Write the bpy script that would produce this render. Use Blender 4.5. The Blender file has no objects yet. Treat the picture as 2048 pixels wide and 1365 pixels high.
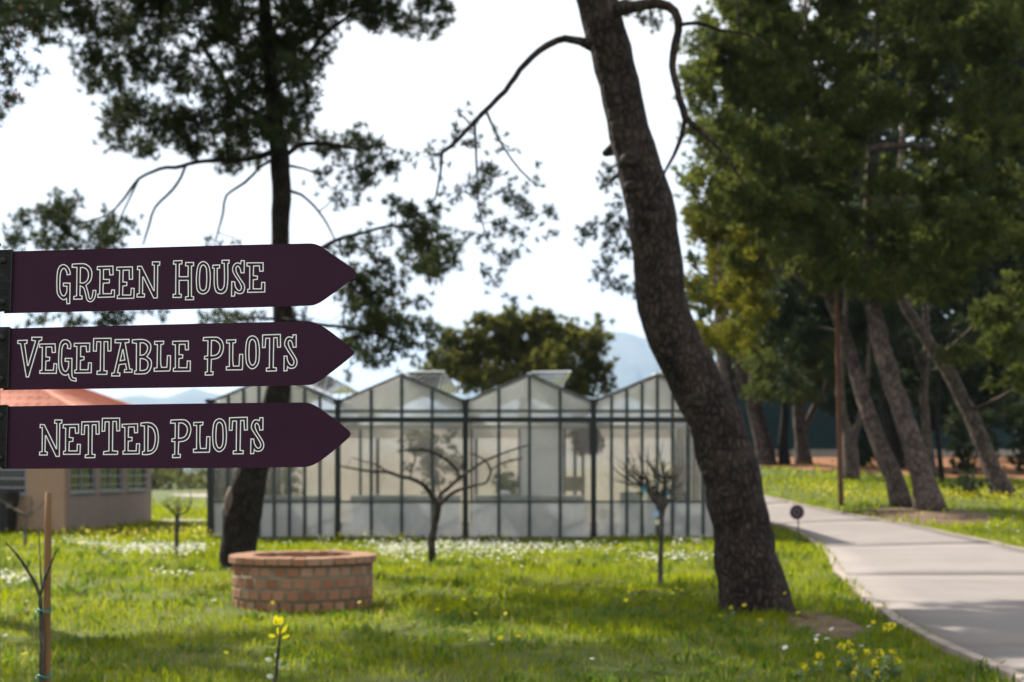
import bpy, math, random
import numpy as np
from mathutils import Vector, Matrix

# ------------------------------------------------------------------ camera, sky, sun, exposure
S = bpy.context.scene
COL = S.collection
F, HY, CX, H = 2844.0, 945.0, 1024.0, 1.6        # focal length in photo pixels, horizon row, centre column, eye height
cam_d = bpy.data.cameras.new('camera')
cam = bpy.data.objects.new('camera', cam_d); COL.objects.link(cam)
cam.location = (0, 0, H); cam.rotation_euler = (math.pi/2, 0, 0)
cam_d.sensor_width = 36; cam_d.lens = 36*F/2048
cam_d.shift_y = (HY-682.5)/2048
cam_d.clip_start = .05; cam_d.clip_end = 20000
cam_d.dof.use_dof = True; cam_d.dof.focus_distance = 3.4; cam_d.dof.aperture_fstop = 4.8
S.camera = cam

LD = Vector((.67, -.74, 0)).normalized(); EL = math.radians(42)
ldir = Vector((LD.x*math.cos(EL), LD.y*math.cos(EL), -math.sin(EL)))
sun_d = bpy.data.lights.new('sun', 'SUN'); sun_d.energy = 5.0; sun_d.angle = math.radians(.55); sun_d.color = (1, .93, .82)
sun = bpy.data.objects.new('sun', sun_d); COL.objects.link(sun)
sun.rotation_euler = ldir.to_track_quat('-Z', 'Y').to_euler()

W = bpy.data.worlds.new('World'); S.world = W; W.use_nodes = True
nt = W.node_tree; nt.nodes.clear()
def wn(t): return nt.nodes.new(t)
out = wn('ShaderNodeOutputWorld'); bg = wn('ShaderNodeBackground'); bg.inputs[1].default_value = .1
sky = wn('ShaderNodeTexSky'); sky.sky_type = 'NISHITA'; sky.sun_disc = False
sky.sun_elevation = EL; sky.sun_rotation = math.atan2(-LD.x, -LD.y)
sky.air_density = 1.0; sky.dust_density = .6; sky.ozone_density = 1.2
tc = wn('ShaderNodeTexCoord'); mp = wn('ShaderNodeMapping'); mp.inputs['Scale'].default_value = (1, 1, 2.6)
mp.inputs['Location'].default_value = (.35, .1, .25)
nz = wn('ShaderNodeTexNoise'); nz.inputs['Scale'].default_value = 1.9; nz.inputs['Detail'].default_value = 7; nz.inputs['Roughness'].default_value = .55
rp = wn('ShaderNodeValToRGB'); rp.color_ramp.elements[0].position = .30; rp.color_ramp.elements[1].position = .50
mx = wn('ShaderNodeMix'); mx.data_type = 'RGBA'
mx.inputs['B'].default_value = (5.7, 5.7, 5.75, 1)
nt.links.new(tc.outputs['Generated'], mp.inputs[0]); nt.links.new(mp.outputs[0], nz.inputs['Vector'])
nt.links.new(nz.outputs['Fac'], rp.inputs[0]); nt.links.new(rp.outputs[0], mx.inputs['Factor'])
nt.links.new(sky.outputs[0], mx.inputs['A']); nt.links.new(mx.outputs['Result'], bg.inputs[0]); nt.links.new(bg.outputs[0], out.inputs[0])

S.view_settings.view_transform = 'Standard'; S.view_settings.look = 'None'
S.view_settings.exposure = 1.22; S.view_settings.gamma = 1; S.view_settings.use_curve_mapping = False
S.render.engine = 'CYCLES'
cy = S.cycles
cy.use_denoising = True; cy.denoiser = 'OPENIMAGEDENOISE'
cy.max_bounces = 7; cy.diffuse_bounces = 3; cy.glossy_bounces = 2; cy.transmission_bounces = 4
cy.transparent_max_bounces = 24; cy.volume_bounces = 0
cy.caustics_reflective = False; cy.caustics_refractive = False; cy.sample_clamp_indirect = 6

# ------------------------------------------------------------------ helpers
rng = np.random.default_rng(7); random.seed(7)
def sm(t):
    t = np.clip(t, 0, 1); return t*t*(3-2*t)
def g(x, y):                                     # height of the ground
    x = np.asarray(x, float); y = np.asarray(y, float)
    a = 1.9*sm((y-26)/50)*sm((x-3)/9)
    b = .55*sm((y-71)/7)*sm((x-8)/6)
    c = .035*np.sin(x*.9+1.3)*np.sin(y*.55+.4)*sm((y-2)/10)*(1-sm((y-60)/20))
    return a+b+c
def P(px, py, d): return Vector(((px-CX)/F*d, d, H+(HY-py)/F*d))
def PG(px, py):                                  # where the line of sight through a photo pixel meets the ground
    lo, hi = 3.0, 140.0
    ds = np.linspace(lo, hi, 3000)
    z = H+(HY-py)/F*ds; gz = g((px-CX)/F*ds, ds)
    k = np.argmax(z < gz) if (z < gz).any() else len(ds)-1
    d = ds[k]; return Vector(((px-CX)/F*d, d, float(gz[k])))

def link(o, parent=None):
    COL.objects.link(o)
    if parent is not None:
        o.parent = parent; o.matrix_parent_inverse = Matrix.Translation(-Vector(parent.location)) if parent.parent is None and parent.type == 'EMPTY' else Matrix.Identity(4)
    return o
def npmesh(name, V, Fc, mat=None, smooth=False):
    me = bpy.data.meshes.new(name)
    V = np.asarray(V, np.float32).reshape(-1, 3); Fc = np.asarray(Fc, np.int32)
    n, k = Fc.shape
    me.vertices.add(len(V)); me.vertices.foreach_set('co', V.ravel())
    me.loops.add(n*k); me.loops.foreach_set('vertex_index', Fc.ravel())
    me.polygons.add(n); me.polygons.foreach_set('loop_start', np.arange(n, dtype=np.int32)*k)
    if smooth: me.polygons.foreach_set('use_smooth', np.ones(n, bool))
    me.update(calc_edges=True)
    if mat: me.materials.append(mat)
    return me
class MB:
    """collects simple shapes into one mesh"""
    def __init__(s): s.v = []; s.f = []
    def add(s, vs, fs):
        n = len(s.v); s.v += [tuple(p) for p in vs]; s.f += [tuple(i+n for i in f) for f in fs]; return s
    def box(s, x0, x1, y0, y1, z0, z1):
        v = [(x, y, z) for z in (z0, z1) for y in (y0, y1) for x in (x0, x1)]
        return s.add(v, [(0, 2, 3, 1), (4, 5, 7, 6), (0, 1, 5, 4), (2, 6, 7, 3), (0, 4, 6, 2), (1, 3, 7, 5)])
    def bar(s, a, b, w, h, up=(0, 0, 1)):
        a, b = Vector(a), Vector(b); d = (b-a).normalized(); r = d.cross(Vector(up))
        if r.length < 1e-4: r = d.cross(Vector((0, 1, 0)))
        r.normalize(); u = r.cross(d)
        v = [p+r*sx*w/2+u*sy*h/2 for p in (a, b) for sx, sy in ((-1, -1), (1, -1), (1, 1), (-1, 1))]
        return s.add(v, [(0, 1, 2, 3), (7, 6, 5, 4), (0, 4, 5, 1), (1, 5, 6, 2), (2, 6, 7, 3), (3, 7, 4, 0)])
    def tube(s, pts, rad, n=8, wob=0, cap=True, r=random):
        pts = [Vector(p) for p in pts]; m = len(pts); base = len(s.v); ref = None
        for i, p in enumerate(pts):
            d = (pts[min(i+1, m-1)]-pts[max(i-1, 0)]).normalized()
            if ref is None: ref = d.orthogonal().normalized()
            ref = (ref-d*ref.dot(d)).normalized(); b = d.cross(ref)
            for k in range(n):
                a = 2*math.pi*k/n; q = rad[i]*(1+(r.uniform(-wob, wob) if wob else 0))
                s.v.append(tuple(p+(ref*math.cos(a)+b*math.sin(a))*q))
        for i in range(m-1):
            for k in range(n):
                a = base+i*n+k; c = base+i*n+(k+1) % n
                s.f.append((a, c, c+n, a+n))
        if cap:
            s.f.append(tuple(base+k for k in reversed(range(n)))); s.f.append(tuple(base+(m-1)*n+k for k in range(n)))
        return s
    def lathe(s, prof, c=(0, 0, 0), n=24):
        base = len(s.v); m = len(prof)
        for r_, z in prof:
            for k in range(n):
                a = 2*math.pi*k/n; s.v.append((c[0]+r_*math.cos(a), c[1]+r_*math.sin(a), c[2]+z))
        for i in range(m-1):
            for k in range(n):
                a = base+i*n+k; b = base+i*n+(k+1) % n; s.f.append((a, b, b+n, a+n))
        return s
    def mesh(s, name, mat, smooth=False):
        me = bpy.data.meshes.new(name); me.from_pydata(s.v, [], s.f)
        if smooth: me.polygons.foreach_set('use_smooth', [True]*len(me.polygons))
        me.update()
        if mat: me.materials.append(mat)
        return me
    def build(s, name, mat, parent=None, smooth=False):
        return link(bpy.data.objects.new(name, s.mesh(name, mat, smooth)), parent)
def tag(o, label=None, cat=None, group=None, kind=None):
    if label: o['label'] = label
    if cat: o['category'] = cat
    if group: o['group'] = group
    if kind: o['kind'] = kind
    return o
def thing(name, loc, label, cat, group=None):
    o = bpy.data.objects.new(name, None); o.location = loc; o.empty_display_size = .2; COL.objects.link(o)
    return tag(o, label, cat, group)
def spline(pts, rad, step):
    """smooth polyline + radii through the given points"""
    pts = [Vector(p) for p in pts]; op, orr = [], []
    for i in range(len(pts)-1):
        p0, p1, p2, p3 = pts[max(i-1, 0)], pts[i], pts[i+1], pts[min(i+2, len(pts)-1)]
        n = max(1, int((p2-p1).length/step))
        for k in range(n):
            t = k/n
            op.append(.5*((2*p1)+(p2-p0)*t+(2*p0-5*p1+4*p2-p3)*t*t+(3*p1-p0-3*p2+p3)*t**3)); orr.append(rad[i]*(1-t)+rad[i+1]*t)
    op.append(pts[-1]); orr.append(rad[-1]); return op, orr

# ------------------------------------------------------------------ materials
def newmat(name):
    m = bpy.data.materials.new(name); m.use_nodes = True; t = m.node_tree; t.nodes.clear()
    o = t.nodes.new('ShaderNodeOutputMaterial'); return m, t, o
def ramp(t, fac, stops):
    r = t.nodes.new('ShaderNodeValToRGB'); e = r.color_ramp.elements
    while len(e) < len(stops): e.new(.5)
    for q, (p, c) in zip(e, stops): q.position = p; q.color = (*c, 1)
    t.links.new(fac, r.inputs[0]); return r.outputs[0]
def noise(t, scale, detail=5, rough=.6, sc=(1, 1, 1), coord='Object'):
    c = t.nodes.new('ShaderNodeTexCoord'); m = t.nodes.new('ShaderNodeMapping'); m.inputs['Scale'].default_value = sc
    n = t.nodes.new('ShaderNodeTexNoise'); n.inputs['Scale'].default_value = scale; n.inputs['Detail'].default_value = detail; n.inputs['Roughness'].default_value = rough
    t.links.new(c.outputs[coord], m.inputs[0]); t.links.new(m.outputs[0], n.inputs['Vector']); return n.outputs['Fac']
def mixc(t, fac, a, b, mode='MIX'):
    m = t.nodes.new('ShaderNodeMix'); m.data_type = 'RGBA'; m.blend_type = mode
    for s_, v in (('Factor', fac), ('A', a), ('B', b)):
        if isinstance(v, (int, float)): m.inputs[s_].default_value = v
        elif isinstance(v, tuple): m.inputs[s_].default_value = (*v, 1)
        else: t.links.new(v, m.inputs[s_])
    return m.outputs['Result']
def surf(name, stops, scale=4, detail=6, rough=.8, bump=.2, bscale=None, sc=(1, 1, 1), spec=.3, metal=0, rnd=None, coord='Object'):
    m, t, o = newmat(name); b = t.nodes.new('ShaderNodeBsdfPrincipled')
    n = noise(t, scale, detail, .62, sc, coord)
    c = ramp(t, n, stops)
    if rnd:
        oi = t.nodes.new('ShaderNodeObjectInfo'); c2 = ramp(t, oi.outputs['Random'], rnd); c = mixc(t, .65, c, c2)
    t.links.new(c, b.inputs['Base Color']); b.inputs['Roughness'].default_value = rough
    b.inputs['Specular IOR Level'].default_value = spec; b.inputs['Metallic'].default_value = metal
    if bump:
        bn = noise(t, bscale or scale*4, 6, .6, sc, coord); bp = t.nodes.new('ShaderNodeBump'); bp.inputs['Strength'].default_value = bump; bp.inputs['Distance'].default_value = .03
        t.links.new(bn, bp.inputs['Height']); t.links.new(bp.outputs[0], b.inputs['Normal'])
    t.links.new(b.outputs[0], o.inputs[0]); return m
def leaf(name, c1, c2, c3=None, scale=1.2, trans=.4, rough=.55, spec=.25, tmul=1.6):
    m, t, o = newmat(name); b = t.nodes.new('ShaderNodeBsdfPrincipled'); tr = t.nodes.new('ShaderNodeBsdfTranslucent'); ms = t.nodes.new('ShaderNodeMixShader')
    n = noise(t, scale, 4, .65)
    c = ramp(t, n, [(.32, c1), (.52, c2), (.70, c3 or c2)])
    g_ = t.nodes.new('ShaderNodeNewGeometry')
    c = mixc(t, .45, c, ramp(t, g_.outputs['Random Per Island'], [(0, tuple(q*.6 for q in c1)), (1, tuple(q*1.35 for q in (c3 or c2)))]))
    t.links.new(c, b.inputs['Base Color']); b.inputs['Roughness'].default_value = rough; b.inputs['Specular IOR Level'].default_value = spec
    tcol = mixc(t, 1.0, c, (tmul, tmul*1.05, tmul*.8), 'MULTIPLY')
    t.links.new(tcol, tr.inputs[0]); ms.inputs[0].default_value = trans
    t.links.new(b.outputs[0], ms.inputs[1]); t.links.new(tr.outputs[0], ms.inputs[2]); t.links.new(ms.outputs[0], o.inputs[0]); return m
def bark(name, dark, mid, light, vs=16, sc=(1, 1, .28)):
    m, t, o = newmat(name); b = t.nodes.new('ShaderNodeBsdfPrincipled')
    c = t.nodes.new('ShaderNodeTexCoord'); mp_ = t.nodes.new('ShaderNodeMapping'); mp_.inputs['Scale'].default_value = sc
    v = t.nodes.new('ShaderNodeTexVoronoi'); v.feature = 'DISTANCE_TO_EDGE'; v.inputs['Scale'].default_value = vs
    wv = t.nodes.new('ShaderNodeTexNoise'); wv.inputs['Scale'].default_value = 9; wv.inputs['Detail'].default_value = 4
    t.links.new(c.outputs['Object'], mp_.inputs[0])
    wob = mixc(t, .12, mp_.outputs[0], wv.outputs['Color'], 'ADD'); t.links.new(mp_.outputs[0], wv.inputs['Vector'])
    t.links.new(wob, v.inputs['Vector'])
    plates = ramp(t, v.outputs['Distance'], [(0, dark), (.10, mid), (.35, light)])
    n = noise(t, 3.2, 6, .65); patch = ramp(t, n, [(.35, dark), (.5, mid), (.72, light)])
    cc = mixc(t, .5, plates, patch)
    n2 = noise(t, 40, 3, .7, sc); cc = mixc(t, .5, cc, ramp(t, n2, [(.3, (.45, .45, .45)), (.7, (1.35, 1.3, 1.25))]), 'MULTIPLY')
    t.links.new(cc, b.inputs['Base Color']); b.inputs['Roughness'].default_value = .9; b.inputs['Specular IOR Level'].default_value = .15
    h = t.nodes.new('ShaderNodeMath'); h.operation = 'MINIMUM'; h.inputs[1].default_value = .3; t.links.new(v.outputs['Distance'], h.inputs[0])
    bp = t.nodes.new('ShaderNodeBump'); bp.inputs['Strength'].default_value = .9; bp.inputs['Distance'].default_value = .08
    t.links.new(h.outputs[0], bp.inputs['Height']); t.links.new(bp.outputs[0], b.inputs['Normal'])
    t.links.new(b.outputs[0], o.inputs[0]); return m

M = {}
M['ground'] = surf('ground', [(.25, (.026, .036, .006)), (.45, (.05, .07, .007)), (.6, (.07, .09, .008)), (.8, (.075, .068, .022))], 1.1, 8, .95, .5, 9)
M['soil'] = surf('soil', [(.3, (.13, .055, .022)), (.55, (.24, .105, .045)), (.75, (.30, .15, .07))], .9, 7, .95, .4, 7)
M['litter_and_shadow'] = surf('litter_and_shadow', [(.3, (.06, .035, .022)), (.55, (.13, .078, .05)), (.75, (.19, .13, .085))], 3, 8, .95, .6, 20)  # pine litter; also colours the painted shadow beside the big pine
M['concrete'] = surf('concrete', [(.3, (.125, .108, .098)), (.5, (.195, .170, .156)), (.72, (.26, .230, .212))], .8, 9, .85, .15, 30, rnd=[(0, (.175, .152, .140)), (1, (.215, .190, .176))])
M['kerb'] = surf('kerb', [(.3, (.20, .16, .13)), (.7, (.34, .28, .24))], 3, 6, .9, .3)
M['board'] = None
M['white_print'] = surf('white_print', [(.3, (.84, .83, .86)), (.7, (.90, .89, .92))], 30, 3, .5, 0)
M['black_metal'] = surf('black_metal', [(.44, (.004, .004, .005)), (.60, (.009, .010, .012)), (.74, (.05, .055, .065))], 22, 9, .6, .25, 60, spec=.2)
M['bolt'] = surf('bolt', [(.3, (.005, .005, .006)), (.7, (.016, .014, .014))], 60, 4, .5, .1)
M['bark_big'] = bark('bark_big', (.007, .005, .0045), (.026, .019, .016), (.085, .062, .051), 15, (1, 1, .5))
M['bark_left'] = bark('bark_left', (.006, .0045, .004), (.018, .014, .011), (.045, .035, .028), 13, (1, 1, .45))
M['bark_warm'] = bark('bark_warm', (.022, .016, .014), (.080, .060, .052), (.20, .152, .128), 8, (1, 1, .4))
M['bark_grey'] = bark('bark_grey', (.018, .015, .012), (.05, .042, .034), (.10, .088, .072), 18)
M['bark_mid'] = bark('bark_mid', (.035, .032, .028), (.085, .077, .067), (.15, .135, .115), 18)
M['bark_pale'] = bark('bark_pale', (.07, .06, .05), (.16, .14, .12), (.26, .22, .19), 18)
M['knot'] = surf('knot', [(.3, (.012, .009, .007)), (.6, (.036, .026, .020)), (.8, (.085, .062, .048))], 18, 6, .9, .5, 40)
M['scar'] = surf('scar', [(.3, (.07, .048, .036)), (.55, (.14, .10, .076)), (.75, (.21, .16, .12))], 14, 6, .85, .4, sc=(1, 1, .3))
M['needle_left'] = leaf('needle_left', (.016, .026, .009), (.030, .043, .014), (.055, .066, .020), .9, .3)
M['needle_big'] = leaf('needle_big', (.018, .030, .012), (.030, .046, .018), (.045, .060, .022), 1.2, .3)
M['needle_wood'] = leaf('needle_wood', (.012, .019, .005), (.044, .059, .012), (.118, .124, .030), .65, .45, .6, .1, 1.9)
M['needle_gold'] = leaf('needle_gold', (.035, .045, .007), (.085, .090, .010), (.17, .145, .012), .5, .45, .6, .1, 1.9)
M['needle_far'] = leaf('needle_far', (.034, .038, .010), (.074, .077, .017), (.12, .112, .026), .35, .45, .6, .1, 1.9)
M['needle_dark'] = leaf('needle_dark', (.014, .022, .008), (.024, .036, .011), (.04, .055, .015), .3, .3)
M['twig'] = surf('twig', [(.3, (.018, .014, .012)), (.7, (.05, .04, .033))], 8, 4, .9, 0)
M['grass'] = leaf('grass', (.054, .084, .004), (.125, .152, .005), (.205, .200, .006), .40, .55, .8, .02, 2.1)
M['dry_grass'] = leaf('dry_grass', (.16, .12, .05), (.26, .20, .08), (.34, .28, .13), 1.2, .4, .7, .1, 1.3)
M['weed'] = leaf('weed', (.045, .085, .010), (.075, .125, .014), (.11, .15, .025), .9, .4, .6, .15, 1.7)
M['daisy'] = leaf('daisy', (.62, .60, .50), (.74, .73, .66), (.80, .79, .74), 2, .35, .6, .2, 1.0)
M['yellow'] = leaf('yellow', (.52, .42, .010), (.66, .56, .012), (.74, .66, .03), 4, .35, .6, .2, 1.05)
M['stem'] = leaf('stem', (.05, .09, .02), (.08, .13, .03), (.10, .15, .04), 3, .2)
M['glaucous'] = leaf('glaucous', (.06, .10, .04), (.09, .14, .06), (.14, .19, .10), 4, .25)
M['backlit_leaf'] = leaf('backlit_leaf', (.30, .36, .28), (.42, .47, .40), (.55, .58, .52), 4, .2, .25, .6, 1.0)  # light shining from behind the seedling's leaves, put into a pale colour
M['brick'] = surf('brick', [(.3, (.17, .075, .040)), (.55, (.27, .135, .075)), (.75, (.34, .20, .125))], 9, 7, .9, .4, 30, rnd=[(0, (.17, .066, .034)), (.35, (.28, .13, .07)), (.7, (.32, .17, .10)), (1, (.36, .23, .15))])
M['mortar'] = surf('mortar', [(.3, (.12, .098, .062)), (.7, (.20, .165, .108))], 12, 7, .95, .5, 40)
M['gh_post'] = surf('gh_post', [(.3, (.007, .011, .011)), (.7, (.016, .022, .022))], 10, 4, .5, .05)
M['gh_bar'] = surf('gh_bar', [(.3, (.022, .034, .036)), (.7, (.055, .072, .074))], 8, 5, .5, .05, metal=.2)
M['gh_plinth'] = surf('gh_plinth', [(.3, (.16, .12, .09)), (.55, (.25, .17, .12)), (.75, (.30, .24, .18))], 2.2, 7, .9, .3)
M['beige'] = surf('beige', [(.3, (.50, .42, .33)), (.7, (.62, .54, .45))], .7, 7, .85, .05)
M['white_tray'] = surf('white_tray', [(.3, (.50, .52, .52)), (.7, (.68, .70, .70))], 1.6, 6, .7, .05)
M['bench_grey'] = surf('bench_grey', [(.3, (.20, .23, .23)), (.7, (.30, .34, .33))], 3, 6, .6, .05)
M['white_sheet'] = surf('white_sheet', [(.3, (.66, .68, .70)), (.7, (.78, .79, .80))], 1.2, 5, .6, .05)
M['pale_green'] = surf('pale_green', [(.3, (.36, .40, .32)), (.7, (.48, .51, .43))], 1.5, 5, .7, .05)
M['khaki'] = surf('khaki', [(.3, (.17, .155, .095)), (.7, (.25, .225, .15))], 5, 5, .8, .05)
M['straw'] = leaf('straw', (.10, .07, .045), (.17, .125, .085), (.24, .18, .13), 4, .25)
M['terracotta'] = surf('terracotta', [(.3, (.25, .05, .03)), (.7, (.36, .08, .05))], 8, 5, .8, .1)
M['black_box'] = surf('black_box', [(.3, (.006, .006, .007)), (.7, (.02, .02, .022))], 9, 4, .5, .05)
M['flue'] = surf('flue', [(.3, (.20, .21, .17)), (.7, (.30, .30, .25))], 6, 5, .5, .05, metal=.3)
M['wall_tan'] = surf('wall_tan', [(.3, (.30, .195, .125)), (.7, (.40, .27, .18))], .8, 8, .9, .12, 25)
M['wall_mauve'] = surf('wall_mauve', [(.3, (.235, .180, .155)), (.7, (.30, .235, .205))], .8, 8, .9, .12, 25)
M['roof_tile'] = surf('roof_tile', [(.3, (.34, .12, .075)), (.55, (.45, .18, .12)), (.75, (.52, .26, .18))], 1.6, 8, .85, .2, 12)
M['dark_glass'] = surf('dark_glass', [(.3, (.010, .010, .011)), (.7, (.022, .021, .022))], 2, 4, .08, 0, spec=.6)
M['grey_frame'] = surf('grey_frame', [(.3, (.24, .25, .27)), (.7, (.33, .34, .36))], 5, 4, .6, .05)
M['white_frame'] = surf('white_frame', [(.3, (.55, .56, .58)), (.7, (.68, .69, .70))], 5, 4, .6, .05)
M['pole_wood'] = surf('pole_wood', [(.3, (.075, .035, .020)), (.55, (.13, .062, .036)), (.75, (.19, .10, .062))], 5, 7, .85, .4, 25, sc=(1, 1, .1))
M['stake_wood'] = surf('stake_wood', [(.3, (.10, .048, .020)), (.55, (.20, .105, .045)), (.75, (.33, .20, .095))], 7, 7, .8, .4, 40, sc=(1, 1, .12))
M['sign_purple'] = surf('sign_purple', [(.3, (.022, .013, .020)), (.7, (.034, .020, .031))], 6, 5, .5, .05)
M['green_tie'] = surf('green_tie', [(.3, (.01, .16, .13)), (.7, (.02, .24, .19))], 20, 3, .5, 0)
M['blue_tag'] = surf('blue_tag', [(.3, (.05, .30, .42)), (.7, (.08, .38, .50))], 20, 3, .5, 0)
M['sky_tag'] = surf('sky_tag', [(.3, (.30, .46, .66)), (.7, (.38, .54, .72))], 20, 3, .5, 0)
M['cream_tag'] = surf('cream_tag', [(.3, (.58, .55, .38)), (.7, (.68, .65, .48))], 20, 3, .6, 0)
M['screen'] = surf('screen', [(.3, (.008, .026, .030)), (.7, (.014, .040, .045))], 1.2, 5, .85, .1)
M['pale_wall'] = surf('pale_wall', [(.3, (.34, .29, .25)), (.7, (.48, .43, .38))], 1.2, 7, .9, .1)
M['orange_cone'] = surf('orange_cone', [(.3, (.22, .065, .015)), (.7, (.36, .12, .03))], 20, 3, .8, 0)
M['hill'] = surf('hill', [(.3, (.035, .05, .03)), (.5, (.07, .08, .045)), (.7, (.14, .125, .09))], .0018, 8, .95, 0)
M['olive_hedge'] = leaf('olive_hedge', (.06, .065, .018), (.10, .105, .03), (.15, .14, .05), .6, .35)

# sign paint: dark aubergine with dust specks and faint smears
m, t, o = newmat('board_paint'); b = t.nodes.new('ShaderNodeBsdfPrincipled')
n = noise(t, 2.2, 6, .6); c = ramp(t, n, [(.3, (.0330, .0105, .0275)), (.7, (.0410, .0145, .0345))])
n2 = noise(t, 420, 2, .5); sp = t.nodes.new('ShaderNodeMath'); sp.operation = 'GREATER_THAN'; sp.inputs[1].default_value = .765; t.links.new(n2, sp.inputs[0])
spm = t.nodes.new('ShaderNodeMath'); spm.operation = 'MULTIPLY'; spm.inputs[1].default_value = .35; t.links.new(sp.outputs[0], spm.inputs[0])
c = mixc(t, spm.outputs[0], c, (.5, .46, .48)); t.links.new(c, b.inputs['Base Color'])
rr = ramp(t, noise(t, 9, 5, .6), [(.3, (.42, .42, .42)), (.7, (.6, .6, .6))]); t.links.new(rr, b.inputs['Roughness']); b.inputs['Specular IOR Level'].default_value = .09
t.links.new(b.outputs[0], o.inputs[0]); M['board'] = m
# greenhouse glass: clear pane, limewash film and a weak reflection
def glass(name, film, col):
    m, t, o = newmat(name)
    tr = t.nodes.new('ShaderNodeBsdfTransparent'); tr.inputs[0].default_value = (.96, .965, .955, 1)
    df = t.nodes.new('ShaderNodeBsdfDiffuse'); df.inputs[0].default_value = (*col, 1)
    tl = t.nodes.new('ShaderNodeBsdfTranslucent'); tl.inputs[0].default_value = (*col, 1)
    gl = t.nodes.new('ShaderNodeBsdfGlossy'); gl.inputs['Roughness'].default_value = .06
    a = t.nodes.new('ShaderNodeMixShader'); a.inputs[0].default_value = .5; t.links.new(df.outputs[0], a.inputs[1]); t.links.new(tl.outputs[0], a.inputs[2])
    n = noise(t, .9, 6, .6, (1, 1, .5)); r = ramp(t, n, [(.3, (film*.6,)*3), (.7, (film*1.4,)*3)])
    bmx = t.nodes.new('ShaderNodeMixShader'); t.links.new(r, bmx.inputs[0]); t.links.new(tr.outputs[0], bmx.inputs[1]); t.links.new(a.outputs[0], bmx.inputs[2])
    cmx = t.nodes.new('ShaderNodeMixShader'); fr = t.nodes.new('ShaderNodeFresnel'); fr.inputs[0].default_value = 1.3
    t.links.new(fr.outputs[0], cmx.inputs[0]); t.links.new(bmx.outputs[0], cmx.inputs[1]); t.links.new(gl.outputs[0], cmx.inputs[2])
    t.links.new(cmx.outputs[0], o.inputs[0]); return m
M['glass'] = glass('glass', .12, (.90, .85, .80))
M['back_glass'] = glass('back_glass', .62, (.95, .86, .77))
M['vent'] = glass('vent', .9, (.86, .87, .87))
M['glass_white'] = glass('glass_white', .50, (.92, .93, .94))
M['glass_roof'] = glass('glass_roof', .40, (.93, .93, .91))

# ------------------------------------------------------------------ ground, hills, road
xs = np.unique(np.concatenate([np.linspace(-45, 45, 121), np.linspace(-400, -45, 30), np.linspace(45, 400, 30), [-12000, -4000, -1500, 1500, 4000, 12000]]))
ys = np.unique(np.concatenate([np.linspace(-12, 100, 150), np.linspace(100, 400, 25), [-400, -100, 700, 1200, 2000, 4200, 10500]]))
XX, YY = np.meshgrid(xs, ys); ZZ = g(XX, YY)
nx, ny = len(xs), len(ys)
idx = np.arange(nx*ny).reshape(ny, nx)
FF = np.stack([idx[:-1, :-1], idx[:-1, 1:], idx[1:, 1:], idx[1:, :-1]], -1).reshape(-1, 4)
ground = link(bpy.data.objects.new('ground', npmesh('ground', np.stack([XX, YY, ZZ], -1).reshape(-1, 3), FF, M['ground'], True)))
tag(ground, kind='structure')

def ridge(name, pts, dist, depth, rough, seed):
    """one mountain range; pts = (photo column, photo row) of its skyline"""
    r = np.random.default_rng(seed)
    px = np.array([p[0] for p in pts], float); py = np.array([p[1] for p in pts], float)
    n = 160; u = np.linspace(px[0], px[-1], n); top = np.interp(u, px, py)
    for k in range(1, 6): top += rough/k*np.sin(u*.012*k*1.7+r.uniform(0, 6))
    V = []; rows = 9
    for j in range(rows):
        q = j/(rows-1)                              # 0 front foot .. 1 crest
        dd = dist-depth*(1-q)
        h = (H+(HY-top)/F*dist)*(q**.8)+(r.uniform(-1, 1, n)*dist*.003 if 0 < q < 1 else 0)
        V.append(np.stack([(u-CX)/F*dist*np.ones(n), dd+r.uniform(-.1, .1, n)*depth*.4*(0 < q < 1), h-8*(j == 0)], -1))
    V.append(np.stack([(u-CX)/F*dist, np.full(n, dist+depth), np.full(n, -8.)], -1)); rows += 1
    I = np.arange(rows*n).reshape(rows, n)
    Fc = np.stack([I[:-1, :-1], I[:-1, 1:], I[1:, 1:], I[1:, :-1]], -1).reshape(-1, 4)
    return tag(link(bpy.data.objects.new(name, npmesh(name, np.concatenate(V), Fc, M['hill'], True))), kind='structure')
ridge('hills', [(-1500, 800), (0, 800), (120, 812), (210, 795), (270, 790), (330, 797), (385, 779), (440, 792), (520, 800), (700, 830), (900, 850), (1500, 860), (2500, 860)], 8000, 1700, 3, 1)
ridge('hills', [(700, 880), (900, 800), (1050, 715), (1150, 682), (1215, 667), (1245, 668), (1285, 677), (1330, 672), (1500, 700), (1900, 740), (3200, 780)], 8600, 1900, 3, 5)

NEAR = [(2330, 1520), (2040, 1362), (1980, 1335), (1901, 1300), (1841, 1270), (1753, 1212), (1697, 1163), (1641, 1094), (1560, 1052), (1500, 1025)]
FAR = [(2048, 1106), (1933, 1080), (1841, 1059), (1702, 1034), (1609, 1015), (1535, 997), (1500, 985), (1480, 975)]
def edge_line(pts, first, last, n):
    p = [Vector((*first, 0))]+[Vector((*tuple(PG(*q))[:2], 0)) for q in pts]+[Vector((*last, 0))]; p, _ = spline(p, [0]*len(p), .5)
    A = np.array(sorted(tuple(v)[:2] for v in p if True), float); A = A[np.argsort(A[:, 1])]
    yy = np.linspace(4.4, 89.4, n); return np.stack([np.interp(yy, A[:, 1], A[:, 0]), yy], -1)
NS = 10; NR = NS*8+1
ea, eb = edge_line(NEAR, (4.2, 1), (16, 120), NR), edge_line(FAR, (9.6, 1), (24, 120), NR)
road_poly = np.concatenate([ea, eb[::-1]])
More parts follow.
